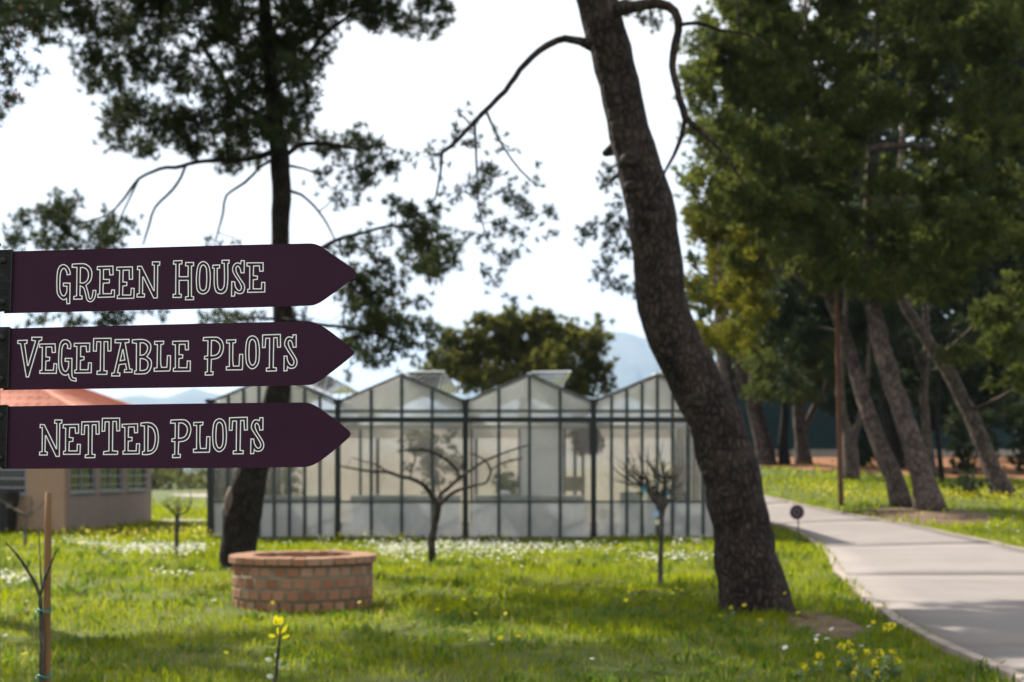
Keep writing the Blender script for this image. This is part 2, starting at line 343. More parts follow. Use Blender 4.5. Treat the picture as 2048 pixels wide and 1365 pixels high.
def inpoly(x, y, poly):
    c = np.zeros(np.shape(x), bool); n = len(poly)
    for i in range(n):
        x1, y1 = poly[i]; x2, y2 = poly[i-1]
        if y1 == y2: continue
        k = ((y1 > y) != (y2 > y)) & (x < (x2-x1)*(y-y1)/(y2-y1)+x1); c ^= k
    return c
path = bpy.data.objects.new('path', None); COL.objects.link(path); tag(path, kind='structure')
for sI in range(NS):
    V = []; NC = 9; rows = list(range(sI*8, sI*8+9))
    for q, i in enumerate(rows):
        a, b_ = ea[i].copy(), eb[i].copy()
        if q == 0: a = a*.9985+ea[i+1]*.0015; b_ = b_*.9985+eb[i+1]*.0015
        if q == 8: a = a*.9975+ea[i-1]*.0025; b_ = b_*.9975+eb[i-1]*.0025
        for k in range(NC):
            p = a+(b_-a)*k/(NC-1); V.append((p[0], p[1], float(g(*p))+.045+.02*math.sin(math.pi*k/(NC-1))))
    I = np.arange(9*NC).reshape(9, NC); Fc = np.stack([I[:-1, :-1], I[:-1, 1:], I[1:, 1:], I[1:, :-1]], -1).reshape(-1, 4)
    loop = np.concatenate([I[0, :], I[1:, -1], I[-1, -2::-1], I[-2:0:-1, 0]])
    nV = len(V); V += [(V[i][0], V[i][1], V[i][2]-.09) for i in loop]; L = len(loop)
    side = [(loop[i], nV+i, nV+(i+1) % L, loop[(i+1) % L]) for i in range(L)]
    link(bpy.data.objects.new('slab', npmesh('slab', V, np.concatenate([Fc, np.array(side)]), M['concrete'])), path)
def edging(line, other, off):
    for i in range(0, NR-1, 4):
        seg = list(range(i, min(i+5, NR))); mb = MB(); V = []
        for q, k in enumerate(seg):
            d = line[k]-other[k]; d = d/np.linalg.norm(d); jt = .02*math.sin(k*2.7)+.012*math.sin(k*7.1); p0 = line[k]+d*.015; p1 = line[k]+d*(.015+off+jt)
            z = float(g(*p0))
            V += [(p0[0], p0[1], z-.05), (p0[0], p0[1], z+.075), (p1[0], p1[1], z+.07), (p1[0], p1[1], z-.05)]
        n = len(seg); fs = [(j*4+a, j*4+(a+1) % 4, j*4+4+(a+1) % 4, j*4+4+a) for j in range(n-1) for a in range(4)]
        mb.add(V, fs+[(0, 1, 2, 3), (n*4-1, n*4-2, n*4-3, n*4-4)]).build('edging_stone', M['kerb'], path)
edging(ea, eb, .10); edging(eb, ea, .10)

def patch(name, pts, mat, lift):
    c = [PG(*p) for p in pts]; cx = sum(p.x for p in c)/len(c); cy_ = sum(p.y for p in c)/len(c)
    V = [(cx, cy_, float(g(cx, cy_))+lift)]; n = len(c); R_ = 8
    for r_ in range(1, R_+1):
        for p in c:
            x = cx+(p.x-cx)*r_/R_; y = cy_+(p.y-cy_)*r_/R_; V.append((x, y, float(g(x, y))+lift*(1 if r_ < R_ else -1)))
    fs = [(0, 1+k, 1+(k+1) % n) for k in range(n)]
    for r_ in range(R_-1):
        for k in range(n): a = 1+r_*n+k; b_ = 1+r_*n+(k+1) % n; fs.append((a, a+n, b_+n, b_))
    return tag(MB().add(V, fs).build(name, mat, smooth=True), kind='structure')
PATCHES = []
def gpatch(name, xy, mat, lift):                # patch given in ground metres
    p = [Vector((x, y, 0)) for x, y in xy]; p, _ = spline(p+[p[0]], [0]*(len(p)+1), .7)
    c = np.mean([tuple(v)[:2] for v in p], axis=0); n = len(p); R_ = 8; V = [(c[0], c[1], float(g(*c))+lift)]
    for r_ in range(1, R_+1):
        for v in p:
            x = c[0]+(v.x-c[0])*r_/R_; y = c[1]+(v.y-c[1])*r_/R_; V.append((x, y, float(g(x, y))+lift*(1 if r_ < R_ else -1)))
    fs = [(0, 1+k, 1+(k+1) % n) for k in range(n)]+[(1+r_*n+k, 1+(r_+1)*n+k, 1+(r_+1)*n+(k+1) % n, 1+r_*n+(k+1) % n) for r_ in range(R_-1) for k in range(n)]
    PATCHES.append(np.array([tuple(v)[:2] for v in p]))
    return tag(MB().add(V, fs).build(name, mat, smooth=True), kind='structure')
gpatch('soil_and_shadow', [(14.5, 63), (20, 57), (30, 55), (45, 57), (45, 77), (11, 77), (12, 70)], M['soil'], .05)
gpatch('soil_and_shadow', [tuple(PG(*q))[:2] for q in [(1700, 1025), (1800, 1016), (1900, 1020), (1990, 1030), (1960, 1052), (1880, 1050), (1790, 1045)]], M['litter_and_shadow'], .03)
gpatch('soil_and_shadow', [tuple(PG(*q))[:2] for q in [(1560, 1228), (1640, 1228), (1740, 1262), (1700, 1285), (1600, 1268)]], M['litter_and_shadow'], .03)  # big pine's cast shadow, put into the ground as a brown patch
gpatch('field_track', [(-22, 95), (-14, 88), (-8, 84), (-8, 92), (-15, 100), (-25, 104)], M['kerb'], .04)

# ------------------------------------------------------------------ fingerpost with three boards
DB = 3.4
def hermite(pts, res=7):
    n = len(pts); o = []
    for i in range(n):
        a, b_ = pts[i], pts[(i+1) % n]; A, B = np.array(a[:2], float), np.array(b_[:2], float)
        sa, sb = len(a) > 2, len(b_) > 2
        if not sa and not sb: o.append(A); continue
        ta = (B-np.array(pts[i-1][:2], float))/2 if sa else (B-A)
        tb = (np.array(pts[(i+2) % n][:2], float)-A)/2 if sb else (B-A)
        L = np.linalg.norm(B-A); ta = ta/max(np.linalg.norm(ta), 1e-6)*L; tb = tb/max(np.linalg.norm(tb), 1e-6)*L
        for k in range(res):
            t_ = k/res; o.append((2*t_**3-3*t_**2+1)*A+(t_**3-2*t_**2+t_)*ta+(-2*t_**3+3*t_**2)*B+(t_**3-t_**2)*tb)
    return np.array(o)
def w3(p, y): return ((p[0]-CX)/F*DB, y, H+(HY-p[1])/F*DB)
def ribbon(pts, w, y):
    """closed outline stroke, w photo pixels wide, as a mitred band"""
    n = len(pts); V = []
    for i in range(n):
        a = pts[i]-pts[i-1]; b_ = pts[(i+1) % n]-pts[i]
        a = a/max(np.linalg.norm(a), 1e-6); b_ = b_/max(np.linalg.norm(b_), 1e-6)
        na = np.array([-a[1], a[0]]); nb = np.array([-b_[1], b_[0]]); mN = na+nb; mN = mN/max(np.linalg.norm(mN), 1e-6)
        q = w/2/max(mN.dot(na), .5); V += [w3(pts[i]+mN*q, y), w3(pts[i]-mN*q, y)]
    return V, [(2*i, 2*i+1, (2*i+3) % (2*n), (2*i+2) % (2*n)) for i in range(n)]
s = 1   # a third value marks a point on a curve
EA1 = [(812,245),(1075,237),(1078,385),(1022,388),(1015,292),(915,295),(912,462),(1015,465),(1015,522),(912,530),(906,620,s),(908,708),(1045,708),(1055,643),(1103,645),(1098,762),(818,770),(818,718),(850,710),(855,300),(805,297)]
TXT = [
 [((100,505,8.533), [
  [[(348,378),(292,385),(285,335,s),(238,275,s),(185,340,s),(170,520,s),(175,660,s),(228,745,s),(280,690,s),(292,580),(230,578),(230,527),(343,527),(338,875),(290,880),(283,790),(225,810,s),(135,720,s),(118,560,s),(130,330,s),(170,240,s),(240,212,s),(310,260,s),(342,330,s)]],
  [[(382,203),(530,196,s),(610,206,s),(690,270,s),(717,370,s),(690,490,s),(615,565),(650,680,s),(672,780,s),(690,797,s),(715,770,s),(738,650),(785,652),(775,740,s),(740,820,s),(685,845,s),(635,815,s),(610,720,s),(575,610,s),(515,572),(512,740),(548,748),(548,800),(405,802),(408,755),(455,745),(462,260),(378,255)], [(520,262),(580,264,s),(640,310,s),(658,390,s),(640,470,s),(590,518,s),(515,525)]],
  [EA1],
  [[(1145,255),(1408,250),(1410,460),(1355,462),(1352,305),(1250,308),(1245,508),(1312,510),(1312,568),(1245,578),(1240,730),(1378,732),(1388,615),(1437,617),(1432,785),(1150,790),(1152,738),(1182,732),(1190,312),(1137,307)]],
  [[(1497,240),(1565,240),(1770,655),(1780,655),(1782,222),(1748,218),(1750,165),(1875,163),(1872,222),(1840,225),(1832,780),(1770,782),(1594,424),(1584,424),(1580,705),(1615,712),(1612,765),(1485,765),(1488,712),(1525,705),(1530,297),(1492,297)]]]),
  ((330,505,8.533), [
  [[(150,148),(292,143),(288,200),(245,203),(243,418),(395,418),(397,235),(352,232),(355,175),(488,175),(488,232),(452,237),(452,755),(490,760),(488,810),(350,812),(352,762),(398,755),(397,480),(243,480),(243,715),(280,718),(278,770),(138,772),(140,718),(183,715),(187,203),(145,203)]],
  [[(655,160,s),(735,210,s),(768,330,s),(770,520,s),(740,660,s),(645,712,s),(560,660,s),(537,520,s),(545,330,s),(580,205,s)], [(655,218,s),(700,260,s),(712,360,s),(710,540,s),(690,630,s),(645,655,s),(605,620,s),(590,500,s),(595,340,s),(615,250,s)]],
  [[(818,222),(935,217),(930,270),(892,275),(895,500,s),(910,610,s),(950,645,s),(1000,600,s),(1015,480,s),(1012,190),(972,188),(975,138),(1095,135),(1093,188),(1072,192),(1072,480,s),(1050,640,s),(1000,695,s),(945,706,s),(880,680,s),(848,600,s),(840,480,s),(842,275),(813,270)]],
  [[(1302,142),(1355,145),(1350,352),(1298,352),(1285,290,s),(1245,237,s),(1212,270,s),(1225,350,s),(1290,460,s),(1350,550,s),(1358,620,s),(1330,690,s),(1270,708,s),(1220,690,s),(1195,675),(1188,748),(1135,750),(1140,500),(1190,505),(1205,590,s),(1265,655,s),(1305,610,s),(1280,530,s),(1190,390,s),(1155,310,s),(1165,240,s),(1200,195,s),(1245,182,s),(1290,200)]],
  [[(1400,182),(1675,180),(1675,322),(1618,325),(1612,232),(1512,235),(1508,400),(1578,408),(1575,462),(1508,470),(1505,625),(1645,625),(1652,515),(1705,515),(1703,678),(1412,685),(1412,635),(1445,628),(1447,240),(1398,235)]]])],
 [((20,655,10.24), [
  [[(163,272),(353,265),(348,330),(300,340),(362,782),(376,782),(525,280),(448,268),(450,205),(655,203),(650,265),(600,280),(382,1018),(335,1018),(220,340),(160,330)]],
  [[(610,345),(925,340),(932,515),(867,520),(855,405),(740,405),(738,605),(815,615),(810,685),(738,692),(728,880),(890,880),(903,745),(960,750),(950,945),(610,943),(615,885),(655,880),(665,410),(605,410)]],
  [[(1240,442),(1175,430),(1180,370,s),(1135,335,s),(1080,390,s),(1060,560,s),(1065,780,s),(1130,905,s),(1190,840,s),(1205,700),(1130,697),(1132,637),(1270,637),(1270,960,s),(1290,1030,s),(1355,1045),(1355,1105),(1260,1085,s),(1215,1030,s),(1200,960),(1130,982,s),(1050,940,s),(1005,830,s),(1000,550,s),(1025,350,s),(1065,280,s),(1130,255,s),(1210,285,s),(1248,360,s)]],
  [[(1320,330),(1635,325),(1632,500),(1570,505),(1560,388),(1450,390),(1445,600),(1520,605),(1515,665),(1445,680),(1440,870),(1600,870),(1610,728),(1668,730),(1665,932),(1328,938),(1330,880),(1365,870),(1372,395),(1312,390)]],
  [[(1715,230),(2072,225),(2068,485),(2008,487),(2003,295),(1928,295),(1925,890),(1990,895),(1985,965),(1782,965),(1785,900),(1850,890),(1860,297),(1780,297),(1770,490),(1708,487)]]]),
  ((200,655,10.24), [
  [[(312,253),(597,247),(592,312),(515,320),(610,855),(660,860),(655,922),(500,925),(503,868),(545,862),(525,750),(395,765),(360,930),(408,935),(405,998),(240,998),(243,940),(290,935),(430,320),(308,318)], [(465,460),(476,460),(510,670),(415,685)]],
  [[(665,258),(850,250,s),(950,270,s),(1030,340,s),(1042,420,s),(1020,510,s),(960,600),(1040,670,s),(1055,750,s),(1030,860,s),(960,938,s),(880,955,s),(708,957),(710,895),(745,888),(748,330),(662,320)], [(825,320),(900,325,s),(960,370,s),(975,430,s),(950,510,s),(900,560,s),(822,575)], [(825,640),(900,650,s),(965,690,s),(985,760,s),(960,850,s),(900,882,s),(820,885)]],
  [[(1122,290),(1305,285),(1300,347),(1247,355),(1245,740,s),(1260,822),(1370,820),(1382,582),(1445,582),(1440,840,s),(1425,895),(1112,902),(1110,840),(1170,830),(1178,357),(1120,352)]],
  [[(1492,288),(1810,282),(1812,462),(1752,465),(1742,348),(1625,352),(1618,560),(1697,565),(1692,632),(1618,640),(1615,828),(1780,830),(1790,690),(1852,692),(1848,898),(1503,903),(1505,840),(1545,832),(1545,360),(1485,352)]]])],
 [((60,820,7.314), [
  [[(152,215),(212,220),(384,570),(391,570),(393,200),(360,195),(365,150),(468,150),(465,195),(437,203),(430,682),(382,682),(234,378),(226,378),(220,612),(255,620),(252,662),(140,662),(143,618),(178,612),(182,262),(148,262)]],
  [[(490,218),(712,213),(712,342),(668,345),(660,260),(582,262),(575,405),(632,412),(628,460),(575,468),(570,602),(690,602),(693,505),(738,507),(732,650),(490,652),(492,608),(520,603),(523,268),(485,265)]],
  [[(760,178),(1010,172),(1013,355),(968,358),(965,218),(912,222),(907,650),(953,655),(948,700),(808,702),(812,660),(855,652),(857,225),(802,228),(795,360),(753,362)]],
  [[(1060,125),(1312,122),(1313,308),(1270,310),(1265,170),(1213,172),(1207,600),(1285,608),(1280,652),(1075,655),(1080,612),(1155,603),(1158,175),(1100,178),(1095,312),(1055,315)]],
  [[(1350,213),(1575,205),(1575,335),(1530,337),(1525,250),(1442,253),(1438,402),(1495,405),(1492,455),(1438,460),(1435,600),(1553,602),(1560,497),(1605,498),(1598,645),(1360,650),(1362,605),(1388,600),(1388,258),(1347,255)]],
  [[(1625,195),(1720,187,s),(1790,203,s),(1850,260,s),(1875,350,s),(1877,460,s),(1850,570,s),(1790,635,s),(1720,655,s),(1645,655),(1648,612),(1675,605),(1675,238),(1622,235)], [(1730,238),(1790,268,s),(1825,340,s),(1833,420,s),(1820,520,s),(1785,588,s),(1725,605)]]])]]
PLOTS = [
  [[(148,218),(340,212,s),(400,222,s),(460,275,s),(487,370,s),(470,470,s),(430,540,s),(370,575,s),(280,590),(272,800),(310,803),(305,857),(175,860),(177,808),(212,803),(215,585),(162,585),(165,540),(218,530),(222,272),(138,270)], [(282,268),(350,272,s),(410,320,s),(428,390,s),(400,480,s),(350,518,s),(275,530)]],
  [[(540,262),(698,255),(693,305),(648,312),(645,590,s),(655,705),(752,705),(762,505),(815,505),(812,720,s),(805,768),(535,772),(535,717),(587,712),(590,312),(540,312)]],
  [[(980,190,s),(1060,235,s),(1095,360,s),(1098,540,s),(1070,680,s),(980,752,s),(895,690,s),(868,560,s),(870,370,s),(900,240,s)], [(980,250,s),(1025,290,s),(1040,380,s),(1040,580,s),(1020,660,s),(980,692,s),(940,650,s),(922,560,s),(925,370,s),(942,280,s)]],
  [[(1155,175),(1458,165),(1460,382),(1410,385),(1402,220),(1345,222),(1335,730),(1390,737),(1387,788),(1218,792),(1220,740),(1270,735),(1275,230),(1208,232),(1198,388),(1152,390)]],
  [[(1675,172),(1728,172),(1727,380),(1675,385),(1660,310,s),(1620,265,s),(1592,310,s),(1620,400,s),(1700,530,s),(1738,610,s),(1735,680,s),(1700,730,s),(1645,745,s),(1600,735,s),(1578,710),(1570,785),(1517,787),(1522,535),(1570,535),(1585,620,s),(1645,692,s),(1690,650,s),(1660,560,s),(1570,420,s),(1530,340,s),(1545,260,s),(1575,218,s),(1620,208,s),(1665,225)]]]
TXT[1].append(((390,650,8.533), PLOTS))
TXT[2].append(((320,820,8.533), [[[(x[0]+dx, x[1]+dy, *x[2:]) for x in c] for c in L] for L, (dx, dy) in zip(PLOTS, [(40,-42),(37,-44),(34,-37),(32,-38),(30,-36)])]))
OUT = [
 [(12,503.5),(619,487.3,s),(637,491,s),(659,505,s),(706,538,s),(712,548,s),(706,557,s),(659,592,s),(637,606.5,s),(620,611.5,s),(8,627)],
 [(8,657.5),(615,643.3,s),(632,647,s),(656,660,s),(702,697,s),(708,705.5,s),(702,713.5,s),(659,747.5,s),(634,765,s),(615,770.6,s),(6,780.5)],
 [(6,813.3),(608,805.3,s),(626,809.5,s),(652,826,s),(696,860,s),(701,868.5,s),(696,877,s),(656,910.6,s),(630,928.5,s),(608,934.5,s),(4,938.3)]]
bx = (-1030)/F*DB
post = thing('fingerpost', (bx, DB+.04, 0), 'dark fingerpost carrying three aubergine arrow boards lettered in white outline', 'signpost')
x0, x1 = (-56-CX)/F*DB, (1.5-CX)/F*(DB+.079)
ztop = w3((0, 482), 0)[2]
MB().box(x0, x1, DB+.008, DB+.075, -.1, ztop).box(x0-.004, x1+.001, DB+.004, DB+.079, ztop, ztop+.006).build('post', M['sign_purple'], post)
for k in range(3):
    ol = hermite(OUT[k]); n = len(ol); V = [w3(p, DB) for p in ol]+[w3(p, DB+.004) for p in ol]
    bo = MB().add(V, [tuple(range(n)), tuple(range(2*n-1, n-1, -1))]+[(i, i+n, (i+1) % n+n, (i+1) % n) for i in range(n)]).build('sign_board', M['board'], post)
    bo['label'] = ['arrow board lettered GREEN HOUSE', 'arrow board lettered VEGETABLE PLOTS', 'arrow board lettered NETTED PLOTS'][k]
    bo.data.flip_normals()
    for (ox, oy, sc), letters in TXT[k]:
        for L in letters:
            mb = MB()
            for c in L:
                pts = hermite(c)/sc+np.array([ox, oy]); v, f = ribbon(pts, 2.0, DB-.0006); mb.add(v, f)
            lo = link(bpy.data.objects.new('letter', mb.mesh('letter', M['white_print']))); lo.parent = bo
    # bolted black clamp plate holding the board
    a, b_ = OUT[k][0][1], OUT[k][-1][1]; sx = 24-4.5*k; ex = 20.5-4.5*k
    V = [w3(p, y) for y in (DB-.0065, DB-.0012) for p in ((-54, a-1), (sx, a-3), (ex, b_-4), (-56, b_+1))]
    br = MB().add(V, [(3, 2, 1, 0), (4, 5, 6, 7), (0, 1, 5, 4), (1, 2, 6, 5), (2, 3, 7, 6), (3, 0, 4, 7)]).build('clamp_plate', M['black_metal'], post)
    V = [w3(p, y) for y in (DB-.0075, DB-.0012) for p in ((sx+.4, a-2.5), (sx+3.2, a-2), (ex+3.2, b_-3), (ex+.4, b_-3.5))]
    MB().add(V, [(3, 2, 1, 0), (4, 5, 6, 7), (0, 1, 5, 4), (1, 2, 6, 5), (2, 3, 7, 6), (3, 0, 4, 7)]).build('gap_shade_strip', M['bolt'], post)  # dark strip added for the shaded gap along the plate's edge
    for by_, bxx in ((a+19, 8.5-2.5*k), (b_-22, 6.5-2.5*k)):
        c = w3((bxx, by_), DB-.0065); mb = MB(); nn = 10; V = []
        for yy, rr in ((0, .0085), (-.003, .0082), (-.0055, .006), (-.0065, .002)):
            V += [(c[0]+rr*math.cos(2*math.pi*i/nn), c[1]+yy, c[2]+rr*math.sin(2*math.pi*i/nn)) for i in range(nn)]
        mb.add(V, [(j*nn+i, j*nn+(i+1) % nn, (j+1)*nn+(i+1) % nn, (j+1)*nn+i) for j in range(3) for i in range(nn)]+[tuple(3*nn+i for i in range(nn))])
        bl = mb.build('bolt', M['bolt'], None, True); bl.parent = br

# ------------------------------------------------------------------ foliage
def foliage(clumps, needle, width, K, seed, per, up=.35, twig_out=None, roots=None):
    """clumps: (x, y, z, rx, ry, rz, density). Tufts of needles on twig ends, spread through each clump."""
    r = np.random.default_rng(seed); VV = []
    for ci, (x, y, z, rx, ry, rz, de) in enumerate(clumps):
        area = math.pi*max(rx, ry)*rz; nt_ = max(3, int(per*area*de)); ntw = max(2, nt_//8)
        d = r.normal(size=(ntw, 3)); d /= np.linalg.norm(d, axis=1)[:, None]
        q = r.uniform(.25, 1, ntw)**.5; ends = np.array([x, y, z])+d*q[:, None]*np.array([rx, ry, rz])
        own = r.integers(0, ntw, nt_); back = r.uniform(0, .32, nt_)[:, None]
        c = ends[own]*(1-back)+np.array([x, y, z-.25*rz])*back+r.normal(size=(nt_, 3))*needle*.75
        td = ends[own]-np.array([x, y, z-.3*rz]); td /= np.linalg.norm(td, axis=1)[:, None]+1e-6; td[:, 2] += up
        nd = td[:, None, :]*.55+r.normal(size=(nt_, K, 3))*.75; nd /= np.linalg.norm(nd, axis=2)[:, :, None]
        L = needle*r.uniform(.65, 1.15, (nt_, K, 1)); base = c[:, None, :]+nd*needle*.08
        sd = np.cross(nd, r.normal(size=(nt_, K, 3))); sd /= np.linalg.norm(sd, axis=2)[:, :, None]+1e-6; sd *= width/2
        VV.append(np.stack([base-sd, base+sd, base+nd*L], 2).reshape(-1, 3))
        if twig_out is not None:
            for e in ends: twig_out.append(((x, y, z-.25*rz), tuple(e)))
    V = np.concatenate(VV); return V, np.arange(len(V)).reshape(-1, 3)
def twigs_mesh(name, tw, rad, mat, seed):
    r = np.random.default_rng(seed); A = np.array([t_[0] for t_ in tw]); B = np.array([t_[1] for t_ in tw])
    mid = (A+B)/2+r.normal(size=A.shape)*np.linalg.norm(B-A, axis=1)[:, None]*.09; V = []; Fq = []
    for i, (p, w) in enumerate(((A, 1), (mid, .75), (B, .35))):
        for k in range(3):
            a = 2*math.pi*k/3; V.append(p+np.array([math.cos(a), math.sin(a), .5*math.sin(a+1)])*rad*w)
    V = np.stack(V, 1); n = len(A); base = np.arange(n)[:, None]*9
    f = np.array([[j*3+k, j*3+(k+1) % 3, j*3+3+(k+1) % 3, j*3+3+k] for j in range(2) for k in range(3)])
    return npmesh(name, V.reshape(-1, 3), (base[:, None]+f[None]).reshape(-1, 4), mat)
def nearest_on(paths, p, below=.15):
    best = None
    for pts, rad in paths:
        for q, r_ in zip(pts, rad):
            c = (q-p).length*(1 if q.z < p.z+below else 1.9)
            if best is None or c < best[0]: best = (c, q, r_)
    return best[1], best[2]
def pine(name, label, trunk, limbs, clumps, bk, lm, needle=.13, width=.012, K=26, per=60, seed=1, group=None, step=.25, sides=14, autolimb=True, twrad=.006, cat='tree', extra=None):
    """trunk: [(Vector, radius)...]; limbs: list of [(Vector, radius)...]; clumps as in foliage()"""
    rr = random.Random(seed)
    root = thing(name, trunk[0][0], label, cat, group)
    mb = MB(); paths = []
    pts, rad = spline([t_[0] for t_ in trunk], [t_[1] for t_ in trunk], step); paths.append((pts, rad))
    jit = [p+Vector((rr.uniform(-1, 1), rr.uniform(-1, 1), 0))*r_*.06 for p, r_ in zip(pts, rad)]
    mb.tube(jit, rad, sides, .05, r=rr)
    for lm_ in limbs:
        p2, r2 = spline([t_[0] for t_ in lm_], [t_[1] for t_ in lm_], max(.08, step*.6)); paths.append((p2, r2))
        mb.tube([p+Vector((rr.uniform(-1, 1), rr.uniform(-1, 1), rr.uniform(-1, 1)))*r_*.22 for p, r_ in zip(p2, r2)], r2, 7, .06, r=rr)
    if autolimb:
        for c in sorted(clumps, key=lambda c: (Vector(c[:3])-pts[-1]).length):
            p = Vector((c[0], c[1], c[2]-.25*c[5])); q, r_ = nearest_on(paths, p)
            L = (p-q).length
            if L < .12: continue
            r0 = min(r_*.6, .018+.016*L)
            m1 = q.lerp(p, .35)+Vector((rr.uniform(-.1, .1), rr.uniform(-.1, .1), -.05+rr.uniform(-.05, .1)))*L; m2 = q.lerp(p, .7)+Vector((rr.uniform(-.08, .08), rr.uniform(-.08, .08), .06))*L
            p2, r2 = spline([q, m1, m2, p], [r0, r0*.8, r0*.6, r0*.35], max(.12, L/8)); mb.tube(p2, r2, 6, .05, r=rr); paths.append((p2[len(p2)//3:], r2[len(p2)//3:]))
    tr = mb.build('trunk', bk, root, True)
    tw = []
    V, Fc = foliage(clumps, needle, width, K, seed, per, twig_out=tw)
    cr = link(bpy.data.objects.new('crown', npmesh('crown', V, Fc, lm)), root); tag(cr, kind='stuff')
    t2 = link(bpy.data.objects.new('twigs', twigs_mesh('twigs', tw, twrad, M['twig'], seed)), root); tag(t2, kind='stuff')
    return root
def pc(lst, d, seed, spread=1.0, flat=.8):
    """photo-pixel clumps -> world clumps at distance d (+- spread metres)"""
    r = random.Random(seed); o = []
    for c in lst:
        px, py, rx, ry = c[:4]; de = c[4] if len(c) > 4 else 1; dd = d+(c[5] if len(c) > 5 else r.uniform(-spread, spread)); p = P(px, py, dd); k = dd/F
        o.append((p.x, p.y, p.z, rx*k, max(rx, ry)*k*flat, ry*k, de))
    return o
def tp(lst, d0, slope=0.0):                      # photo-pixel centre line with widths -> trunk at distance d0
    return [(P(px, py, d0+slope*(lst[0][1]-py)/100), w/2*d0/F) for px, py, w in lst]

# ---- the big leaning pine
DBIG = 16.25
big_trunk = tp([(1516,1262,215),(1514,1240,176),(1512,1222,152),(1498,1150,128),(1486,1080,120),(1470,1000,116),(1448,900,111),(1412,800,106),(1362,705,104),(1322,610,99),(1313,500,97),(1296,400,94),(1268,300,84),(1245,200,80),(1222,100,80),(1195,0,82),(1160,-130,74),(1135,-280,64),(1125,-450,50),(1140,-620,30),(1150,-760,12)], DBIG)
L1 = tp([(1185,88,26),(1160,84,17),(1130,78,15),(1090,92,14),(1040,140,12),(1010,182,11),(965,228,10),(945,250,9),(905,290,8),(884,305,7),(882,340,5),(870,400,3)], 15.9, .15)
L2 = tp([(1225,25,34),(1250,18,26),(1292,8,22),(1335,12,19),(1357,42,18),(1350,85,17),(1345,130,15),(1354,180,14),(1371,235,15),(1400,262,10),(1440,300,6),(1490,370,4)], 15.7, .1)
L3 = tp([(1371,238,12),(1358,290,9),(1335,335,6),(1315,372,4)], 15.5)
L4 = tp([(1356,52,9),(1395,46,8),(1440,60,7),(1500,72,5),(1560,110,3)], 15.6)
L5 = tp([(972,222,6),(990,262,5),(1010,300,4),(1040,340,4),(1072,370,3)], 15.7)
L6 = tp([(950,246,6),(952,300,5),(955,360,4),(960,430,3),(985,500,2)], 15.7)
cl = pc([(918,225,16,14,.8),(930,265,30,14,.7),(850,310,34,16,.6),(885,330,26,18,.6),(948,290,16,30,.6),(975,330,28,22,.8),(1000,275,16,14,.6),(1018,300,14,14,.7),(1070,338,14,14,.6),(1058,368,20,14,.7),(945,380,28,28,.9),(985,365,26,22,.9),(1010,400,34,24,.8),(965,430,24,22,.8),(1045,425,34,20,1),(1075,430,32,18,.8),(1110,458,26,12,.7),(1055,470,36,16,.8),(1020,460,28,26,.7),(965,485,26,22,.7),(1000,500,30,22,.9),(930,500,22,24,.6),(985,560,30,16,.7),(1030,590,22,12,.7),(960,545,22,14,.6),(1025,620,14,10,.5),(900,400,26,24,.6)], 15.9, 3, .5)
cl += pc([(1232,350,34,26,.8),(1212,372,24,20,.7),(1240,430,40,34,1.0),(1205,455,34,26,.9),(1180,470,28,16,.8),(1225,500,38,30,1.1),(1215,545,28,26,.8),(1250,560,30,30,.9),(1262,602,16,12,.7)], 19.0, 4, .5)
cl += pc([(1285,40,46,22,1.0),(1262,20,30,18,.9),(1400,90,30,22,.5)], 17.2, 5, .3)
r_ = random.Random(11)
for k in range(46):                              # crown above the frame
    a = r_.uniform(0, 6.28); q = r_.uniform(.2, 1)**.6; z = r_.uniform(8.3, 13.2); w = 3.6*math.sqrt(max(.1, 1-((z-9.6)/4.2)**2))
    cl.append((.75+q*w*math.cos(a), DBIG+.2+q*w*math.sin(a), z, r_.uniform(.5, .9), r_.uniform(.5, .9), r_.uniform(.3, .5), .33))
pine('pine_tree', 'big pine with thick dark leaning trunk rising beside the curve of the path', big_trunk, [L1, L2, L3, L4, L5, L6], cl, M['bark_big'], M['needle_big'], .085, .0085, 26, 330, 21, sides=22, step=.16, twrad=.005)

mb_k = bpy.data.objects['pine_tree']
for (px, py, off, rr) in ((1240,106,-.22,.045),(1262,318,-.24,.075),(1262,372,-.23,.05),(1298,432,-.26,.05),(1398,800,-.27,.085),(1452,985,-.30,.06),(1420,950,-.16,.05)):
    c_ = P(px, py, DBIG+off); q_ = rr/.06
    MB().lathe([(rr*1.5, 0), (rr*1.25, .03*q_), (rr, .045*q_), (rr*.55, .04*q_), (.001, .025*q_)], (0, 0, 0), 12)
    kn = MB().lathe([(rr*1.7, -.06), (rr*1.35, .01*q_), (rr, .03*q_), (rr*.55, .02*q_), (.001, .005*q_)], (0, 0, 0), 12); kn.v = [(c_.x+v[0], c_.y-v[2], c_.z+v[1]*.75) for v in kn.v]; kn.f = [tuple(reversed(f_)) for f_ in kn.f]
    kn.build('knot', M['knot'], mb_k, True)

